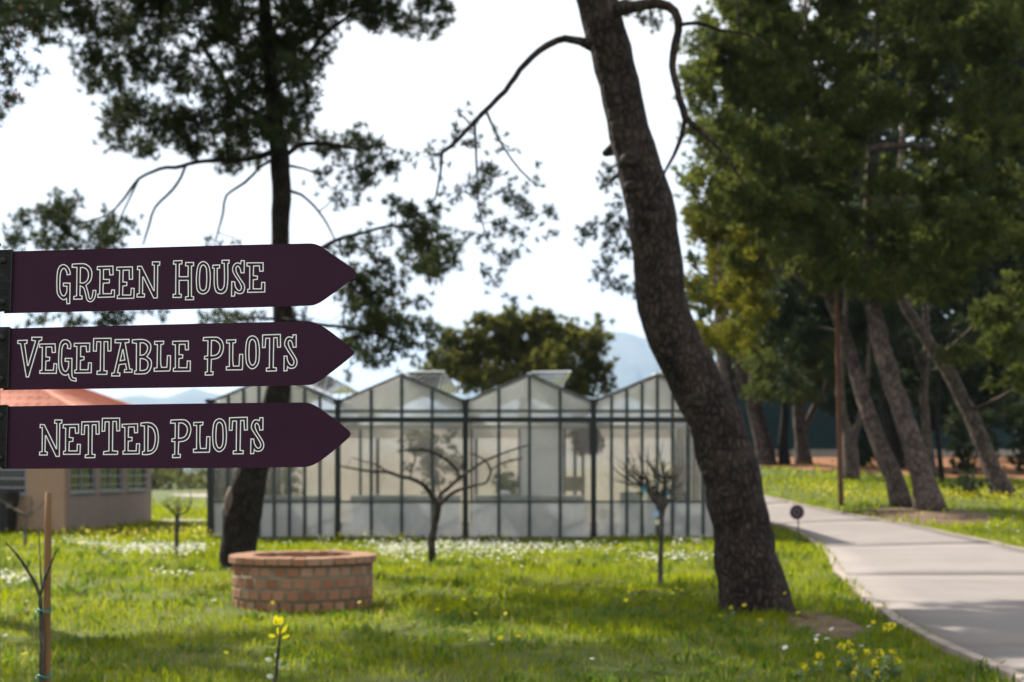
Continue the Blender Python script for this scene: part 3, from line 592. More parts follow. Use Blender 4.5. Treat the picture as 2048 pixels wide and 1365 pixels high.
# ---- the pine behind the well
DL = 23.3
lt = tp([(478,1165,92),(478,1140,74),(478,1080,72),(482,1030,76),(490,985,74),(507,935,62),(528,870,54),(548,810,52),(562,740,46),(567,660,42),(562,560,36),(560,480,35),(563,400,38),(560,320,38),(548,230,34),(540,130,30),(530,30,26),(525,-80,22),(515,-200,16),(505,-320,8)], DL)
LL = [tp([(552,300,14),(500,318,11),(410,322,9),(350,335,8),(320,338,7),(278,358,6),(250,395,5),(215,430,4),(150,450,3)], DL-.4, .1),
      tp([(372,330,6),(362,355,6),(345,380,6),(310,415,5),(298,450,5),(286,490,3)], DL-.6),
      tp([(545,318,7),(520,335,6),(490,365,6),(452,392,5),(446,425,5),(432,480,3)], DL-.3),
      tp([(582,383,7),(602,390,6),(628,412,5),(655,450,4),(670,482,3)], DL-.3),
      tp([(570,540,10),(640,500,9),(680,478,8),(730,465,7),(790,452,5),(850,460,4)], DL-.5, .1),
      tp([(565,640,9),(640,650,8),(720,660,6),(790,680,4)], DL-.5),
      tp([(552,250,16),(470,200,13),(430,130,11),(400,80,8)], DL+.2),
      tp([(545,180,13),(600,130,10),(660,60,9),(730,20,6),(800,20,4)], DL-.2),
      tp([(555,330,12),(600,290,10),(660,290,8),(720,300,5)], DL+.2),
      tp([(278,358,5),(262,390,4),(240,440,3),(225,490,3)], DL-.6)]
lc = pc([(120,-30,110,55),(300,-50,150,70),(480,-60,150,80),(640,-70,110,60),(800,-30,110,45),
 (190,35,80,45),(290,40,90,45),(400,40,90,50,.9),(480,60,80,60),(570,40,80,60),(640,30,60,50),(700,5,60,30),(770,40,60,24),(830,55,50,22),(870,20,40,26),(740,15,60,24),
 (170,115,46,32),(215,150,60,36),(270,110,60,36),(330,160,70,36),(390,120,50,34,.7),(440,180,60,36),(500,130,60,40),(555,110,70,46),(600,150,50,40),(520,200,70,40),(590,215,50,40),(620,100,40,40),
 (225,230,40,28),(280,215,60,32),(330,250,70,32),(230,270,36,22,.8),(300,290,50,22),(400,250,70,36),(460,240,60,34),(500,270,50,32),(430,300,60,22),(480,320,50,20),(550,260,40,30),(600,265,40,26),(370,295,40,22),
 (680,285,36,28,.7),(735,290,36,32,.9),(765,325,26,26,.9),(720,345,46,26,.9),(650,310,30,26,.6),(690,385,34,22,.5),(640,345,26,24,.5),
 (95,400,34,26,.7),(70,440,44,24,.8),(140,425,48,26,.9),(190,455,44,26,.9),(110,475,56,24,1),(190,495,60,20,1),(30,480,36,20,.7),(250,440,24,24,.5),(245,480,26,18,.5),
 (840,425,44,28),(820,470,44,34),(870,480,44,38),(835,520,50,30),(880,520,36,24),(855,555,28,14,.8),(790,420,26,20,.6),(750,480,32,20,.6),(720,500,36,20,.7),(760,530,36,24,.8),(720,560,36,28,.8),(680,500,24,14,.6),
 (730,620,40,24,.8),(780,610,36,22,.7),(690,610,30,16,.7),(750,665,40,24,.9),(800,680,44,22,.9),(850,665,36,20,.8),(710,700,36,20,.8),(760,715,36,18,.7),(830,700,36,14,.6),(880,690,24,14,.5),(840,610,26,16,.5),(700,735,16,12,.5),
 (735,590,46,26,1),(770,640,44,24,1),(720,660,40,24,1),(790,560,34,22,.8),(810,650,36,22,.9),(700,560,30,22,.9),(740,700,40,18,.9),(480,638,60,16,.9),(440,640,36,12,.8),(130,640,54,13,.8),(230,638,44,16,1),(200,642,40,12,.9),(60,640,24,12,.6),(300,635,30,12,.5),(610,630,30,16,.7),
 (425,488,22,10,.6),(480,490,14,8,.5)], DL, 8, 1.1)
r_ = random.Random(12)
for k in range(66):
    a = r_.uniform(0, 6.28); q = r_.uniform(.05, 1)**.55; z = r_.uniform(9.9, 14.2)
    lc.append((-3.6+q*4.7*math.cos(a), DL+q*3.2*math.sin(a), z, r_.uniform(.6, 1), r_.uniform(.6, 1), r_.uniform(.35, .55), .62))
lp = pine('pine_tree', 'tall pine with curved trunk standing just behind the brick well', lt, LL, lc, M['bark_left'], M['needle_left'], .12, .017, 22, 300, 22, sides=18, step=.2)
# pale scar of a lost limb low on its trunk
mb = MB(); sp_, sr_ = spline([P(461, 1058, DL-.13), P(459, 1030, DL-.17), P(461, 1000, DL-.17), P(467, 978, DL-.12), P(474, 965, DL-.06)], [.02, .085, .10, .075, .03], .05); mb.tube(sp_, sr_, 10, .08).build('limb_scar', M['scar'], lp, True)

# ---- a nearer pine whose branch hangs into the top left corner
DN = 15.5
b0 = Vector((-8.6, 18.2, float(g(-8.6, 18.2))))
nt_ = [(b0, .30), (b0+Vector((.1, 0, 2)), .25), (b0+Vector((.2, .1, 5)), .21), (b0+Vector((.1, .2, 8)), .15), (b0+Vector((.2, .2, 11.5)), .05)]
nc = pc([(10,20,70,40),(60,50,50,36),(30,95,50,30),(80,15,40,30),(0,130,50,30,.9),(40,150,34,20,.8),(10,200,36,22,.8),(40,190,20,14,.6),(-10,235,30,16,.6),(95,75,22,16,.7),(-80,40,70,50),(-90,130,70,40),(-120,210,60,30,.8),(-60,-50,100,60),(60,-50,90,50)], DN, 9, .7)
r_ = random.Random(13)
for k in range(64):
    a = r_.uniform(0, 6.28); q = r_.uniform(.1, 1)**.6
    nc.append((b0.x+.1+q*3.9*math.cos(a), b0.y+q*3.6*math.sin(a), r_.uniform(8.2, 12), r_.uniform(.7, 1), .8, .45, .5))
nl = [[(b0+Vector((.15, .05, 4.6)), .09), (P(-200, 120, DN), .06), (P(-60, 60, DN), .04), (P(60, 40, DN), .015)]]
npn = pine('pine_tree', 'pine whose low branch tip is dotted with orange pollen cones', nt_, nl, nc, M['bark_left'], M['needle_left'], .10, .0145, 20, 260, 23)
mb = MB(); r_ = random.Random(3)
for k in range(46):
    cc_ = nc[r_.randrange(0, 10)]; p = Vector((cc_[0]+r_.uniform(-.6, .6)*cc_[3], cc_[1]-r_.uniform(.2, .8)*cc_[4], cc_[2]+r_.uniform(-.6, .6)*cc_[5])); q = .016
    mb.add([p+Vector(v)*q for v in ((1, 0, 0), (-1, 0, 0), (0, 1, 0), (0, -1, 0), (0, 0, 1.8), (0, 0, -1.8))], [(0, 2, 4), (2, 1, 4), (1, 3, 4), (3, 0, 4), (2, 0, 5), (1, 2, 5), (3, 1, 5), (0, 3, 5)])
tag(mb.build('pollen_cones', M['orange_cone'], npn), kind='stuff')

# ---- round pine behind the greenhouse
DM = 62
base = Vector(((1050-CX)/F*DM, DM, float(g((1050-CX)/F*DM, DM))))
mt = [(base, .32), (base+Vector((.1, 0, 2)), .27), (base+Vector((-.1, 0, 4)), .2), (base+Vector((0, 0, 6)), .08)]
mc = pc([(930,690,50,30),(1000,655,60,30),(1070,650,60,28),(1130,680,50,34),(960,720,60,34),(1040,700,70,40),(1110,730,60,36),(1185,690,26,34,.9),(1195,655,14,16,.7),(1180,740,36,26),(905,745,30,20),(980,760,60,24),(1060,765,70,26),(1140,775,50,20),(1190,775,26,16,.8),(850,748,30,12,.7),(890,720,30,20,.8),(960,640,24,12,.7)], DM, 5, 1.5)
pine('pine_tree', 'rounded olive green pine showing above the greenhouse roofs', mt, [], mc, M['bark_warm'], M['needle_far'], .28, .06, 26, 85, 24, step=.5, sides=10, twrad=.02)

# ---- the wood beyond the path: each trunk a tree
def wtree(label, line, d, clumps, mat='needle_wood', bk='bark_warm', seed=1, slope=0, needle=.21, width=.055, K=12, per=62, extra=(), group=None):
    b0 = PG(line[0][0], line[0][1]); k = b0.y
    tr_ = [(P(px, py, k+slope*(line[0][1]-py)/100), w/2*k/F) for px, py, w in line]; tr_[0] = (b0-Vector((0, 0, .1)), tr_[0][1]*1.15)
    ex = [[(P(px, py, k+.2), w/2*k/F) for px, py, w in e] for e in extra]
    return pine('pine_tree', label, tr_, ex, clumps, M[bk], M[mat], needle, width, K, per, seed, group, .4, 12, twrad=.012)
def mass(x0, x1, y0, y1, n, d, seed, rx=(46, 80), ry=(26, 44), cut=None, sp=2.6, de=1.45):
    n = int(n*1.3); rx = (rx[0]*.72, rx[1]*.74); ry = (ry[0]*.74, ry[1]*.76)
    r = random.Random(seed); o = []; t_ = 0
    while len(o) < n and t_ < n*30:
        t_ += 1; x, y = r.uniform(x0, x1), r.uniform(y0, y1)
        if cut and not cut(x, y): continue
        o.append((x, y, r.uniform(*rx), r.uniform(*ry), de))
    return pc(o, d, seed, sp, .9)
edge = lambda x, y: x > np.interp(y, [-200, 0, 60, 160, 320, 480, 620, 700], [1480, 1440, 1400, 1390, 1385, 1375, 1380, 1400])
gap = lambda x, y: (x-1880)**2/40**2+(y-620)**2/34**2 > 1 and (x-1722)**2/22**2+(y-705)**2/18**2 > 1 and (x-1720)**2/30**2+(y-410)**2/26**2 > 1
cutA = lambda x, y: edge(x, y) and gap(x, y)
wtree('leaning pine, left trunk of the close pair beside the wooden pole', [(1806,1014,44),(1790,960,38),(1757,885,34),(1735,820,31),(1716,760,29),(1699,700,27),(1678,640,25),(1656,590,22),(1640,500,24),(1630,380,20),(1620,200,16),(1610,0,10)], 45,
      mass(1480, 1720, -160, 560, 62, 43, 31, cut=cutA), seed=31, slope=.45, extra=[[(1668,610,10),(1600,560,8),(1540,540,5)]])
wtree('thickest leaning pine, right trunk of the close pair on bare soil', [(1863,1022,62),(1847,960,46),(1819,870,42),(1796,800,40),(1770,720,37),(1755,660,35),(1745,600,33),(1738,480,26),(1740,320,18),(1750,120,12),(1755,-60,6)], 45,
      mass(1660, 1900, -160, 590, 66, 44, 32, cut=cutA), seed=32, slope=.45, extra=[[(1740,300,18),(1800,290,16),(1880,300,12),(1920,305,8)], [(1905,310,8),(1850,360,6),(1790,400,5),(1750,430,3)], [(1795,398,4),(1770,440,3),(1760,470,2)]])
wtree('slender pine leaning hard to one side above the dark low shrub', [(2012,994,46),(1985,940,36),(1950,850,32),(1925,800,30),(1895,740,27),(1860,690,25),(1830,640,23),(1800,590,20),(1790,480,16),(1800,340,12),(1810,200,8)], 45,
      mass(1860, 2120, -160, 560, 66, 42, 33, cut=cutA)+mass(1930, 2150, 560, 780, 16, 46, 133, cut=gap), seed=33, slope=.45, mat='needle_wood')
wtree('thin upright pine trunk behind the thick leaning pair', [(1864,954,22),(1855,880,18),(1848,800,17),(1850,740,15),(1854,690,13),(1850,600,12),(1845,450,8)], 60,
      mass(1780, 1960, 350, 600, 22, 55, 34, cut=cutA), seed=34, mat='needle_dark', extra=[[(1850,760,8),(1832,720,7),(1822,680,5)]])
wtree('pale sinuous twin stemmed pine just past the big leaning trunk', [(1532,932,36),(1522,885,26),(1508,830,22),(1498,790,22),(1480,745,18),(1475,690,13),(1445,640,10),(1430,560,8),(1425,400,5)], 60,
      mass(1380, 1530, 300, 690, 40, 47, 35, rx=(36, 60), ry=(22, 36), cut=edge), seed=35, mat='needle_gold', extra=[[(1497,792,16),(1505,750,13),(1494,700,12),(1490,660,10),(1480,560,7)], [(1497,800,10),(1480,790,8),(1470,760,6)]])
wtree('pine at the sunlit edge of the wood with pale yellow green foliage', [(1470,935,40),(1462,850,34),(1450,740,30),(1440,600,26),(1450,400,20),(1460,200,14),(1470,20,8)], 55,
      mass(1370, 1560, -120, 420, 54, 42, 36, rx=(40, 70), cut=cutA), seed=36, slope=.45)
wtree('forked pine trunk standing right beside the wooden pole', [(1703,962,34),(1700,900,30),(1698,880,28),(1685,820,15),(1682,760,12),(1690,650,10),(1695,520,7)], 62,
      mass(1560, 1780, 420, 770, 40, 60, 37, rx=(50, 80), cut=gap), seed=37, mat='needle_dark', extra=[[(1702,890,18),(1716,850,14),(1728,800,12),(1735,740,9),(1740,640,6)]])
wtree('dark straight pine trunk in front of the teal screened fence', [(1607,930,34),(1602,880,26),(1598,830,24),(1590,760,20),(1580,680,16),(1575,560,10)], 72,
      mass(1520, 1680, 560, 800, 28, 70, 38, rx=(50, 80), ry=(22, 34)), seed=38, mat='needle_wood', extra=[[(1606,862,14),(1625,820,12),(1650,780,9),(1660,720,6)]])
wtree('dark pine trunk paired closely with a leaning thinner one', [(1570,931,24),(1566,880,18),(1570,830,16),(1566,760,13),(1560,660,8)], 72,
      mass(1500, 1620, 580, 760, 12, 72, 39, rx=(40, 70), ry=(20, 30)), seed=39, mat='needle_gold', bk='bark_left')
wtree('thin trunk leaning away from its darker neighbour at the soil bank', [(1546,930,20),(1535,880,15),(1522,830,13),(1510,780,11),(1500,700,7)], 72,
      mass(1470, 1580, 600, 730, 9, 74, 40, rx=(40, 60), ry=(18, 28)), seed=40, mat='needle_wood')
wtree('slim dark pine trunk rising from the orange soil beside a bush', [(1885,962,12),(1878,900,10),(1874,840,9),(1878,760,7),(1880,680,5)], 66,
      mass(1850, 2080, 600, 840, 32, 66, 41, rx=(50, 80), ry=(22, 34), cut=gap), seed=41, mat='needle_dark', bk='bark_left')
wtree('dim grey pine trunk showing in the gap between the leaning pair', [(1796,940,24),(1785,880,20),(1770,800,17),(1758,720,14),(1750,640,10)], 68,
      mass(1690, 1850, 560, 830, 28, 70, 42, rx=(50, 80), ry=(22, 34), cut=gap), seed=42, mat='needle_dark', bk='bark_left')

# far wood that reads as one mass
r_ = random.Random(77); fc = []
for k in range(520):
    d = r_.uniform(86, 125); px = r_.uniform(1420, 2330); x = (px-CX)/F*d; z = 3.2+31*r_.random()**1.1
    py = HY-(z-H)/d*F
    if px < 1470+.12*max(0, 500-py): continue
    if (px-1880)**2/50**2+(py-620)**2/36**2 < 1 or (px-1722)**2/36**2+(py-705)**2/30**2 < 1: continue
    fc.append((x, d, z, r_.uniform(1.8, 3.2), r_.uniform(1.2, 2), r_.uniform(1.0, 1.8), 1))
V, Fc = foliage(fc, 1.0, .46, 8, 5, 3.6)
tag(link(bpy.data.objects.new('far_woodland', npmesh('far_woodland', V, Fc, M['needle_dark']))), 'dark mass of far trees closing the view behind the fence', 'woodland', kind='stuff')
# far hedge left of the greenhouse
fc = [(random.uniform(-70, 2), random.uniform(128, 150), random.uniform(.3, 2.4), random.uniform(1.5, 3), 1.2, random.uniform(.6, 1.1), 1) for k in range(170)]
V, Fc = foliage(fc, .5, .18, 8, 6, 8)
tag(link(bpy.data.objects.new('far_hedge', npmesh('far_hedge', V, Fc, M['olive_hedge']))), 'olive green far hedge beyond the field behind the plastered building', 'hedge', kind='stuff')

def bush(name, label, px, py, w, h, mat, seed, needle=.10, width=.03, per=60, n=16):
    b0 = PG(px, py); r = random.Random(seed); k = b0.y/F; W_, H_ = w*k/2, h*k
    root = thing(name, b0, label, 'shrub'); c = []; mb = MB()
    for i in range(n):
        a = r.uniform(0, 6.28); q = math.sqrt(r.uniform(0, 1)); z = r.uniform(.15, .92)
        sh = math.sqrt(max(.05, 1-(z-.35)**2/.5)); p = Vector((b0.x+W_*q*sh*math.cos(a)*.8, b0.y+W_*q*sh*math.sin(a)*.7, b0.z+H_*z))
        c.append((p.x, p.y, p.z, W_*.34, W_*.34, H_*.2, 1)); mb.tube([b0-Vector((0, 0, .05)), b0.lerp(p, .5)+Vector((0, 0, .05)), p], [.03, .02, .008], 5)
    mb.build('stem', M['twig'], root)
    V, Fc = foliage(c, needle, width, 16, seed, per)
    tag(link(bpy.data.objects.new('leaves', npmesh('leaves', V, Fc, M[mat])), root), kind='stuff')
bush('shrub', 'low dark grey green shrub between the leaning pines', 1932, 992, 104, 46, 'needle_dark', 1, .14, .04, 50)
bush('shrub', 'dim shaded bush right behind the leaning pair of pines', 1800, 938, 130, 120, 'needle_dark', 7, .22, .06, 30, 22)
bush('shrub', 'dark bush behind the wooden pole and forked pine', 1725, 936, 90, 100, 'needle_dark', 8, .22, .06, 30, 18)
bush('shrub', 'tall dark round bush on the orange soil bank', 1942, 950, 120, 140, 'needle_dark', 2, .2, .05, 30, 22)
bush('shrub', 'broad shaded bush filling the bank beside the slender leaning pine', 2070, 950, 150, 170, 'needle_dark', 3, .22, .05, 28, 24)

# ------------------------------------------------------------------ brick well
WC = PG(588, 1222); WC = Vector((WC.x, WC.y+.72, 0)); WC.z = float(g(WC.x, WC.y)); ks = (WC.y-.75)/F
RW = 141*ks*1.03; zt = H+(HY-1109)/F*WC.y
well = thing('brick_well', WC, 'low round brick well with overhanging rim in the grass', 'well')
hz = zt-WC.z; NB = 32; CH = .137; rimh = .085
def ringbrick(r0, r1, z0, z1, da, bev=.008):
    V = []
    for rr, e in ((r0, 0), (r1-bev, 0), (r1, bev)):
        for a, sg in ((-da/2, 1), (0, 0), (da/2, -1)):
            a2 = a+sg*e/r1
            V += [(rr*math.cos(a2), rr*math.sin(a2), z0+e), (rr*math.cos(a2), rr*math.sin(a2), z1-e)]
    f = []
    for j in range(2):
        o_ = j*6
        for i in range(2):
            q = o_+i*2; f += [(q+1, q+3, q+9, q+7), (q, q+6, q+8, q+2)]
        f += [(o_, o_+1, o_+7, o_+6), (o_+4, o_+10, o_+11, o_+5)]
    for i in range(2): q = 12+i*2; f.append((q, q+1, q+3, q+2)); q = i*2; f.append((q, q+2, q+3, q+1))
    return MB().add(V, f).mesh('brick', M['brick'])
me_b = ringbrick(RW-.11, RW, -.054, .054, 2*math.pi/NB*.80)
me_r = ringbrick(RW-.24, RW+.045, -rimh/2, rimh/2, 2*math.pi/34*.88)
MB().lathe([(RW-.20, -.1), (RW-.006, -.1), (RW-.006, hz-rimh), (RW-.20, hz-rimh)], WC, 64).lathe([(RW-.235, hz-rimh-.02), (RW+.036, hz-rimh+.004), (RW+.036, hz-.01), (RW-.235, hz-.01), (RW-.235, hz-rimh-.02)], WC, 64).lathe([(RW-.20, hz-rimh), (RW-.20, -.1)], WC, 48).build('mortar', M['mortar'], well, True)
rows = 5; r_ = random.Random(5)
for j in range(rows):
    z = WC.z+hz-rimh-.02-.058-j*CH
    for i in range(NB):
        o = bpy.data.objects.new('brick', me_b); COL.objects.link(o); o.parent = well
        o.location = Vector((0, 0, z-WC.z)); o.rotation_euler = (0, 0, 2*math.pi*(i+.5*(j % 2)+r_.uniform(-.05, .05))/NB); q = 1+r_.uniform(-.006, .006); o.scale = (q, q, 1+r_.uniform(-.05, .03))
for i in range(34):
    o = bpy.data.objects.new('rim_brick', me_r); COL.objects.link(o); o.parent = well
    o.location = Vector((0, 0, hz-rimh/2+r_.uniform(-.004, .004))); o.rotation_euler = (0, 0, 2*math.pi*(i+r_.uniform(-.03, .03))/34)
MB().lathe([(RW-.2, .02), (.001, .02)], WC, 32).build('well_bottom', M['soil'], well)

# ------------------------------------------------------------------ greenhouse
DG = 33.75; kG = DG/F
gx = lambda px: (px-CX)*kG
gz = lambda py: H+(HY-py)*kG
GD = 10.0
gh = thing('greenhouse', (gx(931), DG, 0), 'four bay glass greenhouse with black posts and low pitched roofs', 'greenhouse')
POST = [421, 676, 931, 1187, 1442]
zb, zr, zt1, zt2, zg = gz(1074), gz(1086), gz(840), gz(822), gz(806)
zp = gz(752)
pwid = 11*kG
for px in POST:
    x = gx(px)
    MB().box(x-pwid/2, x+pwid/2, DG-.09, DG+.03, gz(1092), gz(802)).box(x-pwid*.8, x+pwid*.8, DG-.10, DG+.05, gz(806), gz(799)).build('post', M['gh_post'], gh)
    MB().box(x-.07, x+.07, DG+.06, DG+GD, zg-.08, zg+.05).build('gutter', M['white_frame'], gh)
    MB().box(x-.05, x+.05, DG+GD-.1, DG+GD, 0, zg-.1).box(x-.04, x+.04, DG+GD/2-.04, DG+GD/2+.04, 0, zg-.1).build('inner_post', M['gh_bar'], gh)
paneM = {}
def pane_box(w, h, mat, name='pane'):
    key = (round(w, 3), round(h, 3), mat)
    if key not in paneM: paneM[key] = MB().box(-w/2, w/2, -.003, .003, 0, h).mesh(name, M[mat])
    return paneM[key]
def put(name, me, loc, rot=(0, 0, 0), parent=gh):
    o = bpy.data.objects.new(name, me); COL.objects.link(o); o.parent = parent; o.location = Vector(loc)-Vector(parent.location); o.rotation_euler = rot; return o
for bI in range(4):
    xa, xb = gx(POST[bI])+pwid/2, gx(POST[bI+1])-pwid/2; n = 8 if bI in (0, 3) else 4
    xm = (gx(POST[bI])+gx(POST[bI+1]))/2; half = (gx(POST[bI+1])-gx(POST[bI]))/2
    rise = lambda x: zg+(zp-zg)*(1-abs(x-xm)/half)
    # rails
    MB().box(xa, xb, DG-.05, DG+.04, zb-.06, zb).build('bottom_rail', M['gh_bar'], gh)
    MB().box(xa, xb, DG-.06, DG+.04, zt1-.065, zt1+.06).build('top_rail', M['gh_post'], gh)
    MB().box(xa, xb, DG-.03, DG+.03, zt2-.025, zt2+.025).build('eaves_rail', M['gh_bar'], gh)
    MB().box(xa, xb, DG-.028, DG+.02, gz(1004)-.022, gz(1004)+.022).build('sill_rail', M['gh_bar'], gh)
    for sg in (-1, 1):
        MB().bar((xm+sg*half, DG-.01, zg+.02), (xm+sg*.01, DG-.01, zp+.02), .05, .06, (0, 1, 0)).build('rafter', M['gh_bar'], gh)
    MB().tube([(xa+.05, DG+.5, gz(851)), (xb-.05, DG+.5, gz(851))], [.075, .075], 10).build('rolled_screen', M['white_sheet'], gh, True)
    w = (xb-xa)/n
    for k in range(n):
        x0, x1 = xa+k*w, xa+(k+1)*w; e = .03
        if k:
            bw = .072
            MB().box(x0-bw/2, x0+bw/2, DG-.04, DG+.025, zb, min(rise(x0)-.02, zp)).build('glazing_bar', M['gh_bar'], gh)
        zq = gz(1004)
        put('pane', pane_box(w-.05, zt1-.05-zq-.025, 'glass'), ((x0+x1)/2, DG, zq+.025))
        put('pane', pane_box(w-.05, zq-.025-zb, 'glass_white'), ((x0+x1)/2, DG, zb))
        put('pane', pane_box(w-.05, zt2-.025-zt1-.06, 'glass_roof'), ((x0+x1)/2, DG, zt1+.06))
        a0, a1 = x0+.025, x1-.025; z0 = zt2+.025
        pts = [(a0, z0), (a1, z0), (a1, max(rise(a1)-.06, z0+.01))]
        if a0 < xm < a1: pts.append((xm, rise(xm)-.06))
        pts.append((a0, max(rise(a0)-.06, z0+.01))); m_ = len(pts)
        MB().add([(x, DG+y, z) for y in (-.003, .003) for x, z in pts], [tuple(range(m_)), tuple(range(2*m_-1, m_-1, -1))]+[(i, i+m_, (i+1) % m_+m_, (i+1) % m_) for i in range(m_)]).build('gable_pane', M['glass_roof'], gh)
    MB().box(xa-pwid*.4, xb+pwid*.4, DG-.02, DG+.16, -.1, zb-.062).build('plinth', M['gh_plinth'], gh)
    # roof
    sl = math.hypot(half, zp-zg); ang = math.atan2(zp-zg, half); nr = 8; rw = (GD-.1)/nr
    key = MB().box(0, sl-.05, -rw/2+.02, rw/2-.02, -.003, .003).mesh('roof_pane', M['glass_roof'])
    for sg in (-1, 1):
        for k in range(nr):
            o = put('roof_pane', key, (xm+sg*(half-.02), DG+.06+(k+.5)*rw, zg+.07), (0, -ang, 0) if sg < 0 else (0, -ang, math.pi))
            if k: MB().bar((xm+sg*(half-.03), DG+.06+k*rw, zg+.07), (xm+sg*.02, DG+.06+k*rw, zp+.05), .035, .05, (0, 1, 0)).build('roof_bar', M['white_frame'], gh)
    MB().box(xm-.05, xm+.05, DG, DG+GD, zp+.015, zp+.08).build('ridge', M['white_frame'], gh)
    # open ridge vents on the right slope
    for k in range(6):
        y0 = DG+.3+k*1.58; L = .95
        a = (xm+.06, zp+.1); b_ = (xm+.06+L*math.cos(.02), zp+.1+L*.02)
        MB().add([(p[0], y, p[1]+dz) for dz in (0, .03) for y in (y0, y0+1.5) for p in (a, b_)], [(0, 1, 3, 2), (4, 6, 7, 5), (0, 4, 5, 1), (2, 3, 7, 6), (0, 2, 6, 4), (1, 5, 7, 3)]).build('roof_vent', M['vent'], gh)
        MB().bar((b_[0]-.1, y0+.75, b_[1]), (xm+.8, y0+.75, zg+(zp-zg)*.45), .03, .03).build('vent_stay', M['white_frame'], gh)
    # trusses across the bay
    for yy in (3.4, 6.8):
        MB().bar((xm-half, DG+yy, zg-.1), (xm+half, DG+yy, zg-.1), .05, .07).bar((xm-half, DG+yy, zg-.1), (xm, DG+yy, zp-.05), .04, .04, (0, 1, 0)).bar((xm+half, DG+yy, zg-.1), (xm, DG+yy, zp-.05), .04, .04, (0, 1, 0)).build('truss', M['white_frame'], gh)
MB().box(gx(421), gx(1442), DG+.2, DG+GD, .0, .05).build('floor_slab', M['concrete'], gh)
MB().box(gx(421), gx(1442), DG+GD+.02, DG+GD+.1, 0, zg-.1).build('back_wall', M['back_glass'], gh)
MB().box(gx(421), gx(1442), DG+6.0, DG+6.06, 2.55, zg-.12).build('shade_curtain', M['back_glass'], gh)
for px in (421, 1442):                            # side walls
    x = gx(px); n = 12; w = GD/n
    for k in range(n):
        put('side_pane', pane_box(w-.06, zg-.15-zb, 'glass', 'side_pane'), (x, DG+.06+(k+.5)*w, zb), (0, 0, math.pi/2))
        if k: MB().box(x-.03, x+.03, DG+.06+k*w-.025, DG+.06+k*w+.025, zb, zg-.1).build('glazing_bar', M['gh_bar'], gh)
    MB().box(x-.08, x+.08, DG+.2, DG+GD, -.1, zb-.01).build('plinth', M['gh_plinth'], gh)
# benches inside
def bench(px0, px1, y, label, h=.92):
    x0, x1 = gx(px0), gx(px1); t_ = thing('growing_bench', ((x0+x1)/2, y, .05), label, 'bench', 'long benches inside the greenhouse')
    MB().box(x0, x1, y-.6, y+.6, h-.04, h+.10).build('tray', M['bench_grey'], t_)
    MB().box(x0+.03, x1-.03, y-.52, y-.49, .1, h-.05).build('skirt', M['white_tray'], t_)
    for xx in (x0+.1, x1-.1):
        for yy in (y-.45, y+.5): MB().box(xx-.03, xx+.03, yy-.03, yy+.03, .05, h-.041).build('leg', M['gh_bar'], t_)
for px_, w_, h_, mt_, nm, lab, y_ in ((560, 40, .55, 'terracotta', 'crate', 'reddish crate under the bench behind the pine trunk', .7), (1025, 50, .5, 'wall_tan', 'crate', 'tan crate below the bench beside the cream bowl', .72), (765, 36, .6, 'bench_grey', 'crate', 'grey crate below the bench behind the bare spreading tree', .72), (1140, 44, .45, 'khaki', 'crate', 'khaki crate low beneath the hanging board', .72)):
    cr_ = thing(nm, (gx(px_), DG+y_, .05), lab, 'crate'); xa_, xb_ = gx(px_-w_/2), gx(px_+w_/2)
    for j_ in range(4): MB().box(xa_, xb_, DG+y_-.2, DG+y_-.18, .052+j_*h_/4, .052+(j_+.8)*h_/4).build('slat', M[mt_], cr_)
    MB().box(xa_, xb_, DG+y_-.178, DG+y_+.15, .052, .09).box(xa_-.02, xa_, DG+y_-.2, DG+y_+.15, .052, .05+h_).box(xb_, xb_+.02, DG+y_-.2, DG+y_+.15, .052, .05+h_).box(xa_, xb_, DG+y_+.15, DG+y_+.17, .052, .05+h_).build('box_frame', M[mt_], cr_)
pw_ = thing('white_screen', (gx(1090), DG+3.6, .05), 'tall white fabric screen standing behind the benches in the greenhouse', 'screen')
MB().box(gx(1040), gx(1140), DG+3.6, DG+3.63, .9, 2.75).build('fabric', M['white_sheet'], pw_)
for q_ in (1040, 1140): MB().box(gx(q_)-.03, gx(q_)+.03, DG+3.57, DG+3.66, .05, 2.8).build('upright', M['gh_bar'], pw_)
bench(470, 660, DG+1.6, 'low bench with white skirt in the greenhouse bay behind the well')
bench(690, 915, DG+1.7, 'low bench with white skirt behind the bare spreading tree')
bench(945, 1175, DG+1.7, 'low bench with white skirt beneath the hanging khaki board')
for k, (px, py, w, h, mt_, lab, y) in enumerate([
    (722, 1045, 40, 66, 'white_sheet', 'white fertiliser sack leaning on the bench skirt in the greenhouse', .75),
    (1095, 1052, 44, 46, 'wall_tan', 'tan cardboard box under the bench in the greenhouse', .75)]):
    x0, x1, z0, z1 = gx(px-w/2), gx(px+w/2), .052, gz(py-h/2); mb = MB(); n = 10; V = []
    for q in range(6):
        u = q/5; ww = (x1-x0)/2*(1-.12*u**3+.03*math.sin(7*u)); dd = .16*(1-.5*u)
        V += [((x0+x1)/2+ww*math.copysign(abs(math.cos(a))**.6, math.cos(a)), DG+y+dd*math.copysign(abs(math.sin(a))**.6, math.sin(a)), z0+(z1-z0)*u) for a in [2*math.pi*i/n for i in range(n)]]
    mb.add(V, [(j*n+i, j*n+(i+1) % n, (j+1)*n+(i+1) % n, (j+1)*n+i) for j in range(5) for i in range(n)]+[tuple(5*n+i for i in range(n)), tuple(range(n-1, -1, -1))])
    tag(mb.build('sack' if k == 0 else 'cardboard_box', M[mt_], None, True), lab, 'sack' if k == 0 else 'box')
